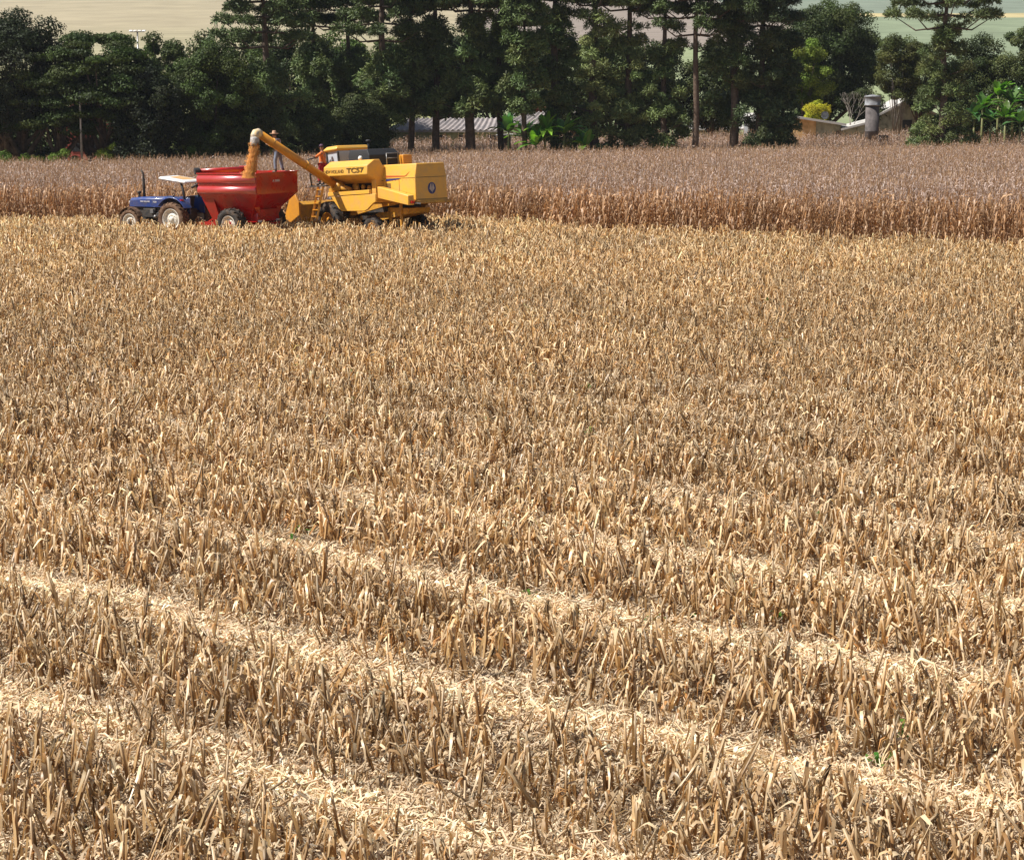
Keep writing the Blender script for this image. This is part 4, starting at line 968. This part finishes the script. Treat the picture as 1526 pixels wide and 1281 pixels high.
# the row of tall pines
RP = dict(group='tall pines with tufted foliage along the field edge')
pine(398, 174, 17.5, 'tall dark pine with whorled limbs rising behind the grain cart', low=(4, 10), r1=2.6, dens=.9, top=11.2, rt=4.4, wh=6)
pine(470, 190, 19, 'slender pine just left of the raised roof of the combine cab', low=(3, 11.5), r1=1.6, dens=1., top=13.5, rt=3.2, wh=5, tr_r=.26)
pine(522, 193, 20, 'thin dark pine behind the combine cab with open limbs above', low=(3, 11), r1=1.8, dens=1.1, top=13.3, rt=3.6, wh=5, tr_r=.26)
pine(573, 184, 19.5, 'pine with a thick dark trunk forking into many limbs above the combine', low=(4.4, 10.5), r1=1.8, dens=1.15, top=12.0, rt=4.2, wh=6, tr_r=.42)
pine(614, 186, 18, 'narrow pine at the left end of the corrugated farm roof, bare at its foot', low=(5.2, 13.5), r1=1.35, dens=1.2, top=14.5, rt=2.6, wh=4, tr_r=.30)
pine(651, 187, 19, 'dark pine with bare lower trunk in front of the middle of the corrugated roof', low=(5.3, 14), r1=1.5, dens=1.1, top=14.8, rt=2.8, wh=4, tr_r=.36)
pine(701, 185, 19, 'pine with the thickest bare trunk in front of the corrugated roof', low=(5.2, 14), r1=2.0, dens=1.25, top=14.6, rt=3.2, wh=4, tr_r=.46)
pine(745, 190, 18.5, 'pine with pale green tufts left of the banana plants', low=(5.8, 14.5), r1=1.5, dens=1.15, top=15, rt=2.6, wh=3, tr_r=.3, col=(.062, .082, .035))
pine(781, 181.6, 15.2, 'narrow columnar pine rising behind the banana plants', low=(5.2, 13.0), r1=1.2, dens=1.2, top=13.0, rt=1.7, wh=3, tr_r=.26)
pine(826, 188, 20, 'dense pine with a dark straight trunk at the right of the banana plants', low=(1.8, 15), r1=1.6, dens=.80, rc=.76, top=15.5, rt=2.8, wh=4, tr_r=.42)
pine(884, 186.8, 20, 'bushy pine clothed in pale tufts from the crop upward', low=(.9, 14.2), r1=2.1, dens=.80, rc=.76, top=15, rt=3.2, wh=4, tr_r=.42, col=(.078, .098, .047))  # pale green tufts, colour raised further to paint sunlight onto them
pine(936, 187.5, 19, 'pine with broad rounded tufts in the middle of the row', low=(1.1, 13.0), r1=2.0, dens=.80, rc=.76, top=14.6, rt=3.4, wh=4, tr_r=.38, col=(.078, .098, .047))  # same raised tuft colour, painted-in sunlight
pine(988, 186.5, 18, 'pine with sunlit tufts left of the bare brown trunk', low=(1.2, 11.4), r1=1.7, dens=.80, rc=.76, top=13.8, rt=3.2, wh=4, tr_r=.32)
pine(1035, 185, 20, 'pine with a long bare brown trunk and a few horizontal limbs', low=(10.3, 11.5), r1=3.2, dens=.5, top=12.2, rt=4.2, wh=6, tr_r=.30, m=M_barkl)
pine(1092, 185.5, 19, 'dense pine just right of the bare brown trunk', low=(4.9, 13), r1=1.9, dens=.80, rc=.76, top=13.5, rt=4.2, wh=5, tr_r=.42, col=(.045, .062, .028))
pine(1132, 185, 17.5, 'dark pine with drooping foliage down to the crop beside the white farm roof', low=(1.2, 12.6), r1=1.7, dens=1.1, top=12.9, rt=4.0, wh=4, tr_r=.36, col=(.032, .044, .022), skirt=10)
pine(1163, 187, 11.5, 'short dark pine at the left edge of the pale orange house wall', low=(1.6, 10.6), r1=1.1, dens=1.3, top=11, rt=1.2, wh=2, tr_r=.2, col=(.035, .048, .024))
pine(1400, 185, 17, 'leaning tufted pine standing alone at the right with bushy foot', low=(2.2, 12.4), r1=2.3, dens=1.25, top=12.6, rt=4.8, wh=5, tr_r=.38, rc=.7, skirt=16, lean=.012, col=(.052, .066, .028))

# broad trees at the left
broad(12, 168, 14.6, 'huge near black broad tree at the left edge of the field', rx=5.4, zlow=3.4, col=(.017, .025, .014), n=125, rc=1.25, stems=((0, 0), (.9, 2.5), (-.6, -2.0)), tr_r=.55, group=None)
broad(84, 167, 11.2, 'spreading green tree on a forked dark trunk in front of the red house', rx=3.8, zlow=3.4, col=(.028, .046, .015), n=85, layers=True, rc=1.1, stems=((0, 0), (.2, 1.6)), tr_r=.32, group=None)
broad(152, 168, 12.5, 'wide umbrella shaped tree with layered green foliage and several dark trunks', rx=5.9, zlow=3.7, col=(.030, .050, .015), n=190, layers=True, rc=1.25, stems=((-.6, -2.), (.1, 0), (.5, 2.2)), tr_r=.38, group=None)
broad(222, 165.5, 9.6, 'rounded black green tree reaching down to the crop', rx=2.7, zlow=.6, col=(.016, .024, .013), n=85, rc=1.0, tr_r=.3, group=None)
broad(246, 178, 12.6, 'narrow green tree behind the rounded black green one', rx=2.0, zlow=3, col=(.045, .070, .026), n=55, rc=.8, group=None)
broad(318, 169, 11.3, 'green leafy tree left of the dark pine, hanging down to the crop', rx=3.4, zlow=1.0, col=(.040, .062, .022), n=120, rc=.95, tr_r=.25, group=None, leaf=.26)
broad(372, 172, 8.6, 'pale olive bushy tree right behind the auger spout', rx=2.8, zlow=.6, col=(.056, .074, .036), n=90, rc=.85, tr_r=.25, group=None, leaf=.24)
broad(452, 178, 7.4, 'low green tree right of the person in the brimmed hat', rx=2.9, zlow=.8, col=(.046, .066, .030), n=80, rc=.85, tr_r=.2, group=None, leaf=.24)
broad(540, 181, 7.0, 'dark bushy tree directly behind the combine', rx=2.7, zlow=1.0, col=(.040, .056, .028), n=80, rc=.85, tr_r=.2, group=None, leaf=.24)
# dark wood behind the pines
for px, d, H, rx, c, lab in ((350, 205, 13.6, 5.0, (.036, .056, .022), 'dark broad tree behind the pine over the grain cart'), (440, 214, 13.2, 5.0, (.034, .052, .022), 'dark broad tree behind the slender pine'),
                        (505, 222, 12.8, 4.6, (.048, .078, .026), 'lighter green tree glimpsed between pines above the combine'), (600, 236, 12.4, 5.0, (.040, .060, .024), 'broad tree behind the farm roof at its left end'),
                        (668, 238, 13.0, 4.8, (.034, .050, .022), 'broad dark tree behind the middle of the farm roof'), (735, 240, 13.2, 5.0, (.038, .058, .024), 'broad tree behind the farm roof at its right end'),
                        (800, 236, 11.0, 4.0, (.034, .052, .022), 'dark tree above the tiled roof behind the banana plants'), (860, 215, 12.6, 4.6, (.034, .048, .022), 'dark tree filling the gap behind the dense pine'),
                        (915, 212, 12.2, 4.2, (.040, .058, .026), 'broad tree behind the two palest pines'), (968, 216, 11.8, 4.4, (.036, .052, .024), 'broad tree behind the pine with sunlit tufts'),
                        (1062, 214, 11.3, 3.2, (.036, .050, .024), 'broad tree between the bare trunk and the dense pine')):
    broad(px, d, H, lab, rx=rx, zlow=3.2 if 560 < px < 780 else 1.5, col=c, n=95, rc=1.15, tr_r=.35, leaf=.42, dens=.5)
# right hand side
broad(1232, 226, 15.3, 'great dome shaped dark tree behind the orange walled house', rx=6.2, zlow=3.2, col=(.034, .052, .020), n=190, rc=1.3, tr_r=.5, leaf=.32, group=None)
broad(1196, 212, 11.3, 'bright green rounded tree in front of the great dark dome', rx=2.9, zlow=4.5, col=(.105, .155, .035), n=60, rc=.85, tr_r=.2, leaf=.26, group=None)
broad(1200, 214, 7.0, 'small palm green shrubby tree beside the bright green one', rx=1.6, zlow=2.0, col=(.07, .10, .05), n=26, rc=.7, tr_r=.12, leaf=.26, group=None)
broad(1335, 205, 12.0, 'upright olive green tree on several thin stems by the gabled house', rx=2.1, zlow=4.9, col=(.052, .066, .026), n=60, rc=.75, stems=((0, 0), (.1, .8), (-.1, -.7)), tr_r=.07, m=M_barkg, leaf=.24, fork=.25, group=None)
broad(1288, 214, 6.2, 'low olive tree behind the concrete water tank', rx=1.9, zlow=1.5, col=(.04, .052, .026), n=40, rc=.7, tr_r=.12, leaf=.24, group=None)
broad(1370, 212, 10.5, 'dark olive tree between the gabled house and the lone pine', rx=2.6, zlow=3.6, col=(.034, .048, .022), n=60, rc=.85, tr_r=.2, leaf=.26, group=None)
broad(1450, 206, 11.6, 'dark tree mass behind the banana clump at the right', rx=3.8, zlow=.8, col=(.034, .050, .022), n=120, rc=1.0, tr_r=.3, leaf=.28, group=None)
broad(1515, 203, 12.6, 'grey green tree at the right edge of the field', rx=2.6, zlow=1.0, col=(.056, .080, .040), n=90, rc=.9, tr_r=.25, leaf=.26, group=None)
broad(1575, 200, 13, 'broad tree beyond the right end of the banana clump', rx=4.0, zlow=.5, col=(.045, .065, .03), n=80, rc=1.1, tr_r=.3, group=None)
broad(-75, 170, 13, 'broad dark tree outside the left end of the row', rx=4.5, zlow=2, col=(.03, .045, .02), n=80, rc=1.2, tr_r=.4, group=None)
for px, H, lab in ((22, 7.5, 'low dark tree behind the trunks of the huge black tree'), (62, 7.0, 'low dark tree behind the forked trunk'), (196, 6.5, 'low dark tree right of the red house'), (690, 5.2, 'low tree behind the right half of the corrugated farm roof')):
    broad(px, 190 if px < 500 else 240, H+(2.6 if px > 500 else 0), lab, rx=2.6, zlow=.4, col=(.022, .034, .016), n=45, rc=1.0, tr_r=.15, leaf=.36, dens=.6, group=None)
# the little leafless tree
def bare(px, d, H, lab):
    x, y = at(px, d); P = empty('bare_tree', (x, y, gzf(x, y)), 0, 0, lab, 'tree'); segs = []
    def grow(p, dr, L, r, lv):
        e = p+dr*L; segs.append(([p, p.lerp(e, .5)+V3(tr.normal(0, .03), 0, 0), e], [r, r*.8, r*.6], 5))
        if lv:
            for _ in range(3): grow(e, (dr+V3(tr.normal(0, .42), tr.normal(0, .42), tr.uniform(-.05, .3))).normalized(), L*.72, r*.58, lv-1)
    grow(V3(0, 0, -.1), V3(0, 0, 1), H*.34, .09, 4); trunk_mesh(segs, M_barkg, P)
bare(1266, 207, 6.4, 'leafless grey brown tree left of the concrete water tank')
# shrubs
def bush(px, d, H, rx, col, lab, leaf=.16, n=26, name='shrub', zlow=.1, grp=None): return broad(px, d, H, lab, rx=rx, zlow=zlow, col=col, n=n, rc=min(.6, rx*.4), tr_r=.06, leaf=leaf, cat='shrub', name=name, group=grp, fork=.1)
bush(1214, 208, 4.9, 1.3, (.30, .32, .035), 'bright yellow flowering bush above the white roof', zlow=2.9, n=70)
bush(40-36, 164.8, 2.9, 1.3, (.07, .12, .03), 'light green bush at the foot of the huge black tree')
bush(52, 164.9, 2.5, 1.2, (.12, .20, .045), 'bright green bush between the huge tree and the forked trunk')
bush(98, 165, 2.8, 1.2, (.10, .17, .04), 'bright green bush just right of the forked trunk', n=22)
bush(166, 165.2, 3.3, 1.2, (.11, .17, .03), 'bright green bush right of the umbrella tree trunks')
bush(266, 167, 3.6, 1.1, (.10, .15, .05), 'pale green sapling bush left of the olive tree by the cart', n=20)
bush(292, 166.4, 2.9, 1.0, (.08, .13, .035), 'small green bush above the cart drawbar end of the field', n=20)
bush(1160, 182.6, 1.9, 1.2, (.035, .055, .022), 'low dark bush at the foot of the short dark pine', n=18)
bush(1145, 206, 4.4, 1.0, (.05, .08, .03), 'round green bush in front of the white farm roof', n=20)
bush(985, 185.6, 2.8, 1.3, (.055, .085, .03), 'low green bush left of the bare brown trunk', n=20)
bush(903, 186, 2.4, 1.2, (.05, .08, .03), 'low green bush at the foot of the palest pine', n=18)
bush(1420, 203, 5.4, 1.9, (.045, .07, .03), 'glossy dark shrub beside the lone pine', n=36)
# banana plants
M_ban = leafmat('banana_leaf', .38, .35, .6, (.75, 1, .25))
def banana(px, d, H, lab, nl=9, col=(.10, .24, .03), grp='banana plants by the farm buildings', L=2.1):
    x, y = at(px, d); P = empty('banana_plant', (x, y, gzf(x, y)), tr.uniform(0, 6), 0, lab, 'banana plant', grp)
    b = MB(); b.tube([V3(0, 0, -.1), V3(.04, 0, H*.3), V3(0, .04, H*.62)], [.15, .12, .08], 10); b.build('trunk', mat('banana_stem', (.16, .20, .07), .6, noise=((.22, .15, .07), 6, .4, .7)), P)
    for k in range(nl):
        a = tr.uniform(0, 6.28); c, s = math.cos(a), math.sin(a); el = tr.uniform(.45, 1.45); Ln = L*tr.uniform(.8, 1.15); n = 9; t_ = np.linspace(0, 1, n)
        r_ = Ln*(t_*math.cos(el)+.25*t_**2*math.cos(el)); z_ = H*.62+Ln*(t_*math.sin(el)*1.0-.75*t_**2.2*(1.3-math.sin(el)))
        wd = .31*L*np.sin(np.clip(t_*1.02+.06, 0, 1)*math.pi)**.6*(t_ > .12)+.05; Pm = np.stack([c*r_, s*r_, z_], 1); sd = np.array([-s, c, 0.])
        V = np.empty((n*3, 3)); V[0::3] = Pm-sd*wd[:, None]/2+[0, 0, .07]; V[1::3] = Pm; V[2::3] = Pm+sd*wd[:, None]/2+[0, 0, .07]
        V[0::3] += tr.normal(0, .035, (n, 3)); V[2::3] += tr.normal(0, .035, (n, 3))
        F = []
        for i in range(n-1): F += [(3*i, 3*i+1, 3*i+4, 3*i+3), (3*i+1, 3*i+2, 3*i+5, 3*i+4)]
        cc = np.asarray(col)*tr.uniform(.6, 1.3)*np.array([1+tr.uniform(-.2, .4), .92, 1.15]); rawmesh('leaf', V, np.array(F), M_ban, np.repeat(cc[None], len(V), 0), P, True)
for px, d, H, c, lab in ((758, 182.2, 4.6, (.07, .18, .04), 'banana plant at the left end of the clump by the corrugated roof'), (783, 192, 3.2, (.13, .30, .03), 'small bright banana plant low in the clump below the narrow pine'),
                 (812, 182.2, 4.5, (.15, .34, .03), 'banana plant with the brightest upright leaf in the clump'), (840, 182.6, 4.3, (.09, .22, .03), 'banana plant at the right end of the clump beside the dense pine'),
                 (798, 181, 2.6, (.11, .26, .03), 'lowest banana plant at the front of the clump'), (872, 182.4, 2.2, (.10, .24, .03), 'young banana plant beside the bushy pale pine')):
    banana(px, d, H+1.2, lab, col=tuple(v*1.6 for v in c), nl=16, L=2.3)
for px, d, H, c, lab in ((1462, 199, 7.8, (.08, .20, .04), 'tall banana plant right of the lone pine'), (1484, 198, 9.6, (.12, .28, .03), 'tall banana plant with the highest upright leaf at the right'),
                 (1506, 197, 8.4, (.09, .21, .05), 'banana plant with drooping leaves near the right edge'), (1528, 196, 9.0, (.08, .18, .05), 'banana plant cut by the right edge of the view'), (1474, 196, 5.6, (.07, .17, .04), 'shorter banana plant at the front of the right clump'), (1450, 197, 6.4, (.06, .14, .04), 'banana plant nearest the lone pine, with dull narrow leaves'), (1496, 195.5, 6.2, (.09, .22, .03), 'shorter banana plant under the one with the highest upright leaf'), (1518, 194.5, 5.4, (.07, .16, .05), 'low banana plant in front of the drooping one at the right')):
    banana(px, d, H, lab, col=tuple(v*1.25 for v in c), nl=16, L=2.1)

# ------------------------------------------------------------------ farm buildings
M_wallg = mat('pale_green_plaster', (.34, .37, .24), .9, noise=((.22, .24, .14), 2, .4, .7))
M_wallo = mat('orange_plaster', (.78, .52, .24), .9, noise=((.50, .28, .10), 2, .4, .7))
M_walls = mat('grey_green_plaster', (.44, .45, .34), .9, noise=((.20, .21, .16), 2, .4, .7))
M_wallr = mat('red_painted_wall', (.46, .09, .06), .8, noise=((.34, .08, .06), 2, .4, .7))
M_brick = mat('reddish_tiles', (.28, .09, .055), .9, noise=((.20, .07, .05), 5, .4, .7))
M_roofw = mat('weathered_white_roof', (.50, .48, .45), .7, noise=((.45, .42, .38), 2, .4, .75))
M_conc = mat('stained_concrete', (.14, .12, .115), .9, noise=((.07, .062, .06), 2.2, .35, .7), bump=.4, bscale=8)
M_concl = mat('pale_concrete', (.27, .28, .29), .8, noise=((.17, .17, .18), 3, .4, .7))
M_corr = mat('fibre_cement_sheet', (.24, .215, .21), .8, noise=((.36, .31, .29), 1.5, .4, .7))
M_vd = mat('dark_opening', (.02, .02, .022), .5)
def corrugated(x0, x1, y0, y1, z0, z1, pitch=.62, amp=.17, skew=1.6):
    """wavy sheet rising from (y0,z0) to (y1,z1); the ridges run up the slope"""
    nx = int((x1-x0)/pitch*6); V = []; F = []; ny = 6
    for i in range(nx+1):
        x = x0+(x1-x0)*i/nx
        for j in range(ny+1):
            t = j/ny; V.append((x+skew*t, y0+(y1-y0)*t, z0+(z1-z0)*t+amp*(.5+.5*math.sin(2*math.pi*(x-x0)/pitch))))
    for i in range(nx):
        for j in range(ny): k = i*(ny+1)+j; F.append((k, k+1, k+ny+2, k+ny+1))
    return V, F
def house(px0, px1, d, zeave, zridge, depth, label, wall, roofm, cat='house', name='farmhouse', corr=True, hip=1.2, wins=((.3, 1), (.7, 1))):
    x0, y = at(px0, d); x1, _ = at(px1, d); xc = (x0+x1)/2; z = gzf(xc, d); w_ = (x1-x0)/2; P = empty(name, (xc, y, z), 0, 0, label, cat); ze, zr = zeave-z, zridge-z
    b = MB(); b.box(-w_+.5, w_-.5, .5, depth-.5, -.3, ze+.02); wl = b.build('wall', wall, P)
    b = MB()
    if corr:
        V, F = corrugated(-w_, w_, -.1, depth/2, ze, zr); V = [(v[0]*(1-hip/w_*((v[1]+.1)/(depth/2+.1))), v[1], v[2]) for v in V]; b.add(V, F)
        V2 = [(v[0], depth-v[1], v[2]-.003) for v in V]; b.add(V2, F)
    else:
        b.add([(-w_, -.1, ze), (w_, -.1, ze), (w_-hip, depth/2, zr), (-w_+hip, depth/2, zr), (w_, depth+.1, ze), (-w_, depth+.1, ze)], [(0, 1, 2, 3), (3, 2, 4, 5)])
    b.add([(-w_, -.1, ze), (-w_+hip, depth/2, zr), (-w_, depth+.1, ze)], [(0, 1, 2)]); b.add([(w_, -.1, ze), (w_-hip, depth/2, zr), (w_, depth+.1, ze)], [(0, 1, 2)])
    rf = b.build('roof', roofm, P); so_ = rf.modifiers.new('thick', 'SOLIDIFY'); so_.thickness = .06
    b = MB(); b.box(-w_, w_, -.14, -.08, ze-.16, ze+.02); b.build('fascia', roofm, P)
    for f, k in wins:
        xw = -w_+2*w_*f; b = MB(); b.box(xw-.5, xw+.5, .44, .52, ze-1.5, ze-.5); wn = b.build('window', M_vd, P)
        b = MB(); b.box(xw-.56, xw-.5, .42, .5, ze-1.56, ze-.44); b.box(xw+.5, xw+.56, .42, .5, ze-1.56, ze-.44); b.box(xw-.5, xw+.5, .42, .5, ze-.5, ze-.44); b.box(xw-.5, xw+.5, .42, .5, ze-1.56, ze-1.5); b.build('frame', M_roofw, wn)
    return P
house(573, 762, 224, zpix(195, 224), zpix(177, 227), 6, 'long low farmhouse with corrugated grey roof behind the three bare trunks', M_wallg, M_corr, wins=((.2, 1), (.45, 1), (.62, 1), (.85, 1)))
house(752, 868, 220, zpix(187, 220), zpix(168, 223), 6, 'farm shed with corrugated roof half hidden by the banana plants', M_walls, M_corr, name='farm_shed', cat='shed', wins=((.5, 1),))
house(768, 815, 232, zpix(160, 232), zpix(143, 235), 6, 'small building with a reddish tiled roof behind the banana clump', M_brick, M_brick, corr=False, wins=((.5, 1),))
house(1030, 1108, 228, zpix(192, 228), zpix(178, 231), 6, 'low building with a white roof right of the bare brown trunk', M_walls, M_roofw, name='farm_shed', cat='shed', corr=False, hip=.1, wins=((.6, 1),))
house(1108, 1160, 222, zpix(180, 222), zpix(168, 225), 5, 'pale shed with a rounded white roof among the dark pines', M_concl, M_roofw, name='farm_shed', cat='shed', corr=False, hip=.5, wins=((.3, 1),))
# orange walled house with a roof that falls to the right
def monopitch(px0, px1, d, za, zb, depth, label, wm, wm2, split, roofm, name='farmhouse', cat='house'):
    x0, y = at(px0, d); x1, _ = at(px1, d); z = gzf(x0, d); P = empty(name, (x0, y, z), 0, 0, label, cat); L_ = x1-x0; a, b_ = za-z, zb-z
    xs_ = L_*split; zs = a+(b_-a)*split
    b = MB(); b.prism([(0, -.3), (0, a-.12), (xs_, zs-.12), (xs_, -.3)], 0, depth); b.build('wall', wm, P)
    b = MB(); b.prism([(xs_+.002, -.3), (xs_+.002, zs-.12), (L_-.4, b_-.12+(a-b_)*.4/L_), (L_-.4, -.3)], .25, depth); b.build('wall', wm2, P)
    b = MB(); b.prism([(-.25, a-.1), (-.25, a+.12), (L_, b_+.12), (L_, b_-.1)], -.45, depth+.3); b.build('roof', roofm, P)
    b = MB(); b.box(L_*.72, L_*.86, .2, .248, .8, 1.6); b.build('window', M_vd, P)
    return P
monopitch(1183, 1259, 206, zpix(174, 206), zpix(186, 206), 5, 'low house with an orange wall and a long white roof sloping right', M_wallo, M_walls, .42, M_roofw)
def satdish():
    x, y = at(1228, 206.5); z = gzf(x, y); P = empty('satellite_dish', (x, y, z), 0, 0, 'round pale satellite dish on the white roof of the orange walled house', 'satellite dish')
    zz = zpix(172, 206.5)-z; b = MB(); b.lathe([(.02, .10), (.22, .06), (.40, -.03), (.38, -.01), (.2, .09), (.02, .13)], 0, 0, zz, n=24); b.build('dish', M_concl, P)
    b = MB(); b.tube([V3(0, .1, zz), V3(0, .3, zz-.5), V3(0, .3, zz-.9)], .03, 8); b.build('mast', M_steel, P)
satdish()
monopitch(1302, 1252, 206, zpix(181, 206), zpix(193, 206), 4, 'small lean-to with a white roof rising to the water tank', M_walls, M_walls, .5, M_roofw, name='lean_to_shed', cat='shed')
def gable():
    d = 213; x0, y = at(1303, d); x1, _ = at(1398, d); z = gzf(x0, d); P = empty('farmhouse', ((x0+x1)/2, y, z), 0, 0, 'grey green gabled house with a white verge right of the water tank', 'house'); w_ = (x1-x0)/2; ze = zpix(176, d)-z; zr = zpix(151, d)-z
    b = MB(); b.prism([(-w_, -.3), (-w_, ze), (0, zr-.0), (w_, ze), (w_, -.3)], 0, 7); b.build('wall', M_walls, P)
    b = MB(); b.prism([(-w_-.35, ze-.12), (-w_-.35, ze+.12), (.0, zr+.28), (w_+.35, ze+.12), (w_+.35, ze-.12), (0, zr+.04)], -.4, 7.3); b.build('roof', M_roofw, P)
    b = MB(); b.box(-.5, .5, -.05, -.002, ze-1.3, ze-.2); b.build('window', M_vd, P)
gable()
def tank():
    d = 200; x, y = at(1298, d); z = gzf(x, d); P = empty('water_tower', (x, y, z), 0, 0, 'stained concrete water tower with a paler tank on top', 'water tower'); zt = zpix(143, d)-z; zm = zpix(158, d)-z
    b = MB(); b.lathe([(.68, -.3), (.68, zm*.5), (.70, zm*.5+.02), (.68, zm*.5+.06), (.68, zm)], 0, 0, 0, n=24, axis='z'); b.build('shaft', M_conc, P)
    b = MB(); b.lathe([(.72, zm+.004), (.82, zm+.06), (.82, zm+.14), (.78, zm+.16), (.78, zt-.12), (.84, zt-.10), (.84, zt-.02), (.1, zt+.12)], 0, 0, 0, n=24, axis='z'); b.build('tank', M_concl, P)
    b = MB(); b.box(.5, 1.6, -.4, .4, -.2, 1.0+1.1); b.build('pump_box', M_vd, P)
tank()
# red house behind the left trees
def redhouse():
    d = 200; x0, y = at(98, d); x1, _ = at(200, d); z = gzf((x0+x1)/2, d); P = empty('farmhouse', ((x0+x1)/2, y, z), 0, 0, 'red painted house glimpsed between the dark trunks at the left', 'house'); w_ = (x1-x0)/2; ze = zpix(176, d)-z
    b = MB(); b.box(-w_, w_, 0, 7, -.3, ze); b.build('wall', M_wallr, P)
    b = MB(); b.prism([(-w_-.5, ze), (-w_+1.5, ze+2.0), (w_-1.5, ze+2.0), (w_+.5, ze)], -.6, 7.6); b.build('roof', M_brick, P)
    for f in (.18, .42, .66, .88):
        b = MB(); b.box(-w_+2*w_*f-.55, -w_+2*w_*f+.55, -.04, -.002, 1.4, 2.8); b.build('window', M_vd, P)
redhouse()
def pole(px, d, ztop, lab, r=.09):
    x, y = at(px, d); z = gzf(x, y); P = MB().tube([V3(0, 0, -.2), V3(0, 0, ztop-z)], [r*1.2, r], 10).build('wooden_pole', M_barkg, None, loc=(x, y, z)); tag(P, lab, 'pole')
pole(123, 164.5, zpix(136, 164.5), 'slim grey pole in front of the umbrella shaped tree')
def mast():
    d = 188; x, y = at(211, d); z = gzf(x, y); zt = zpix(47, d)-z; P = empty('floodlight_mast', (x, y, z), 0, 0, 'mast with a ring of white floodlights above the left trees', 'floodlight mast')
    MB().tube([V3(0, 0, -.2), V3(0, 0, zt)], [.11, .07], 10).build('pole', M_steel, P)
    for k in range(4):
        dx = -.6+.4*k; MB().loft([[(dx-.17, -.16, zt-.02), (dx+.17, -.16, zt-.02), (dx+.17, .16, zt+.05), (dx-.17, .16, zt+.05)], [(dx-.15, -.14, zt+.06), (dx+.15, -.14, zt+.06), (dx+.15, .14, zt+.13), (dx-.15, .14, zt+.13)]]).build('lamp', M_white, P, bevel=.02)
    MB().tube([V3(-.65, 0, zt-.05), V3(.65, 0, zt-.05)], .03, 8).build('crossbar', M_steel, P)
mast()
# little painted letterbox-like beehive stand seen by the banana clump
def hut():
    x, y = at(752, 198); z = gzf(x, y); P = empty('small_hut', (x, y, z), 0, 0, 'tiny hut with a pale roof left of the banana clump', 'hut'); zt = zpix(203, 198)-z
    MB().box(-.6, .6, 0, 1, -.2, zt).build('wall', M_conc, P); MB().prism([(-.85, zt), (-.85, zt+.12), (.85, zt+.2), (.85, zt+.08)], -.2, 1.2).build('roof', M_roofw, P)
hut()
# rough grass under the trees
WG2 = leafmat('rough_grass_blade', .35)
gt2 = []
for _ in range(6):
    t = T()
    for k in range(12):
        a = U(0, 6.28); t.add(ribbon(leaf_pts([U(-.25, .25), U(-.25, .25), 0], a, U(.05, .3), U(.25, .7), U(.05, .3), 3), [.05, .05, .01], [-math.sin(a), math.cos(a), 0]), mixc((.07, .14, .03), (.20, .20, .07), U(0, 1)))
    gt2.append(t.done())
n = 30000; x = rng.uniform(-62, 62, n); y = rng.uniform(160, 236, n); k = ~in_crop(x, y) & inview(x, y, 1.1, 3) & ~in_crop(x, y-1.2); x, y = x[k], y[k]; n = len(x); print('grass', n)
o = scatter('grass', gt2, rng.integers(0, 6, n), np.stack([x, y, gz(x, y)], 1), rng.uniform(0, 6, n), rng.uniform(.6, 1.3, n), np.clip(1+rng.normal(0, .2, (n, 1)), .5, 1.6)*np.ones(3), WG2)
tag(o, 'rough green grass growing under the trees and round the houses', 'grass', kind='stuff')
print('objects', len(bpy.data.objects))

# the air between: one even, closed box of thin haze round the scene
b = MB(); b.box(-1900, 1900, -60, 1760, -30, 130)
M_haze = bpy.data.materials.new('haze_air'); M_haze.use_nodes = True; hn = M_haze.node_tree.nodes; hn.remove(hn['Principled BSDF'])
pv = hn.new('ShaderNodeVolumePrincipled'); pv.inputs['Color'].default_value = (.86, .90, 1, 1); pv.inputs['Density'].default_value = HAZE; pv.inputs['Anisotropy'].default_value = .3
M_haze.node_tree.links.new(pv.outputs[0], hn['Material Output'].inputs['Volume'])
tag(b.build('haze', M_haze), kind='stuff')
C.cycles.volume_bounces = 0
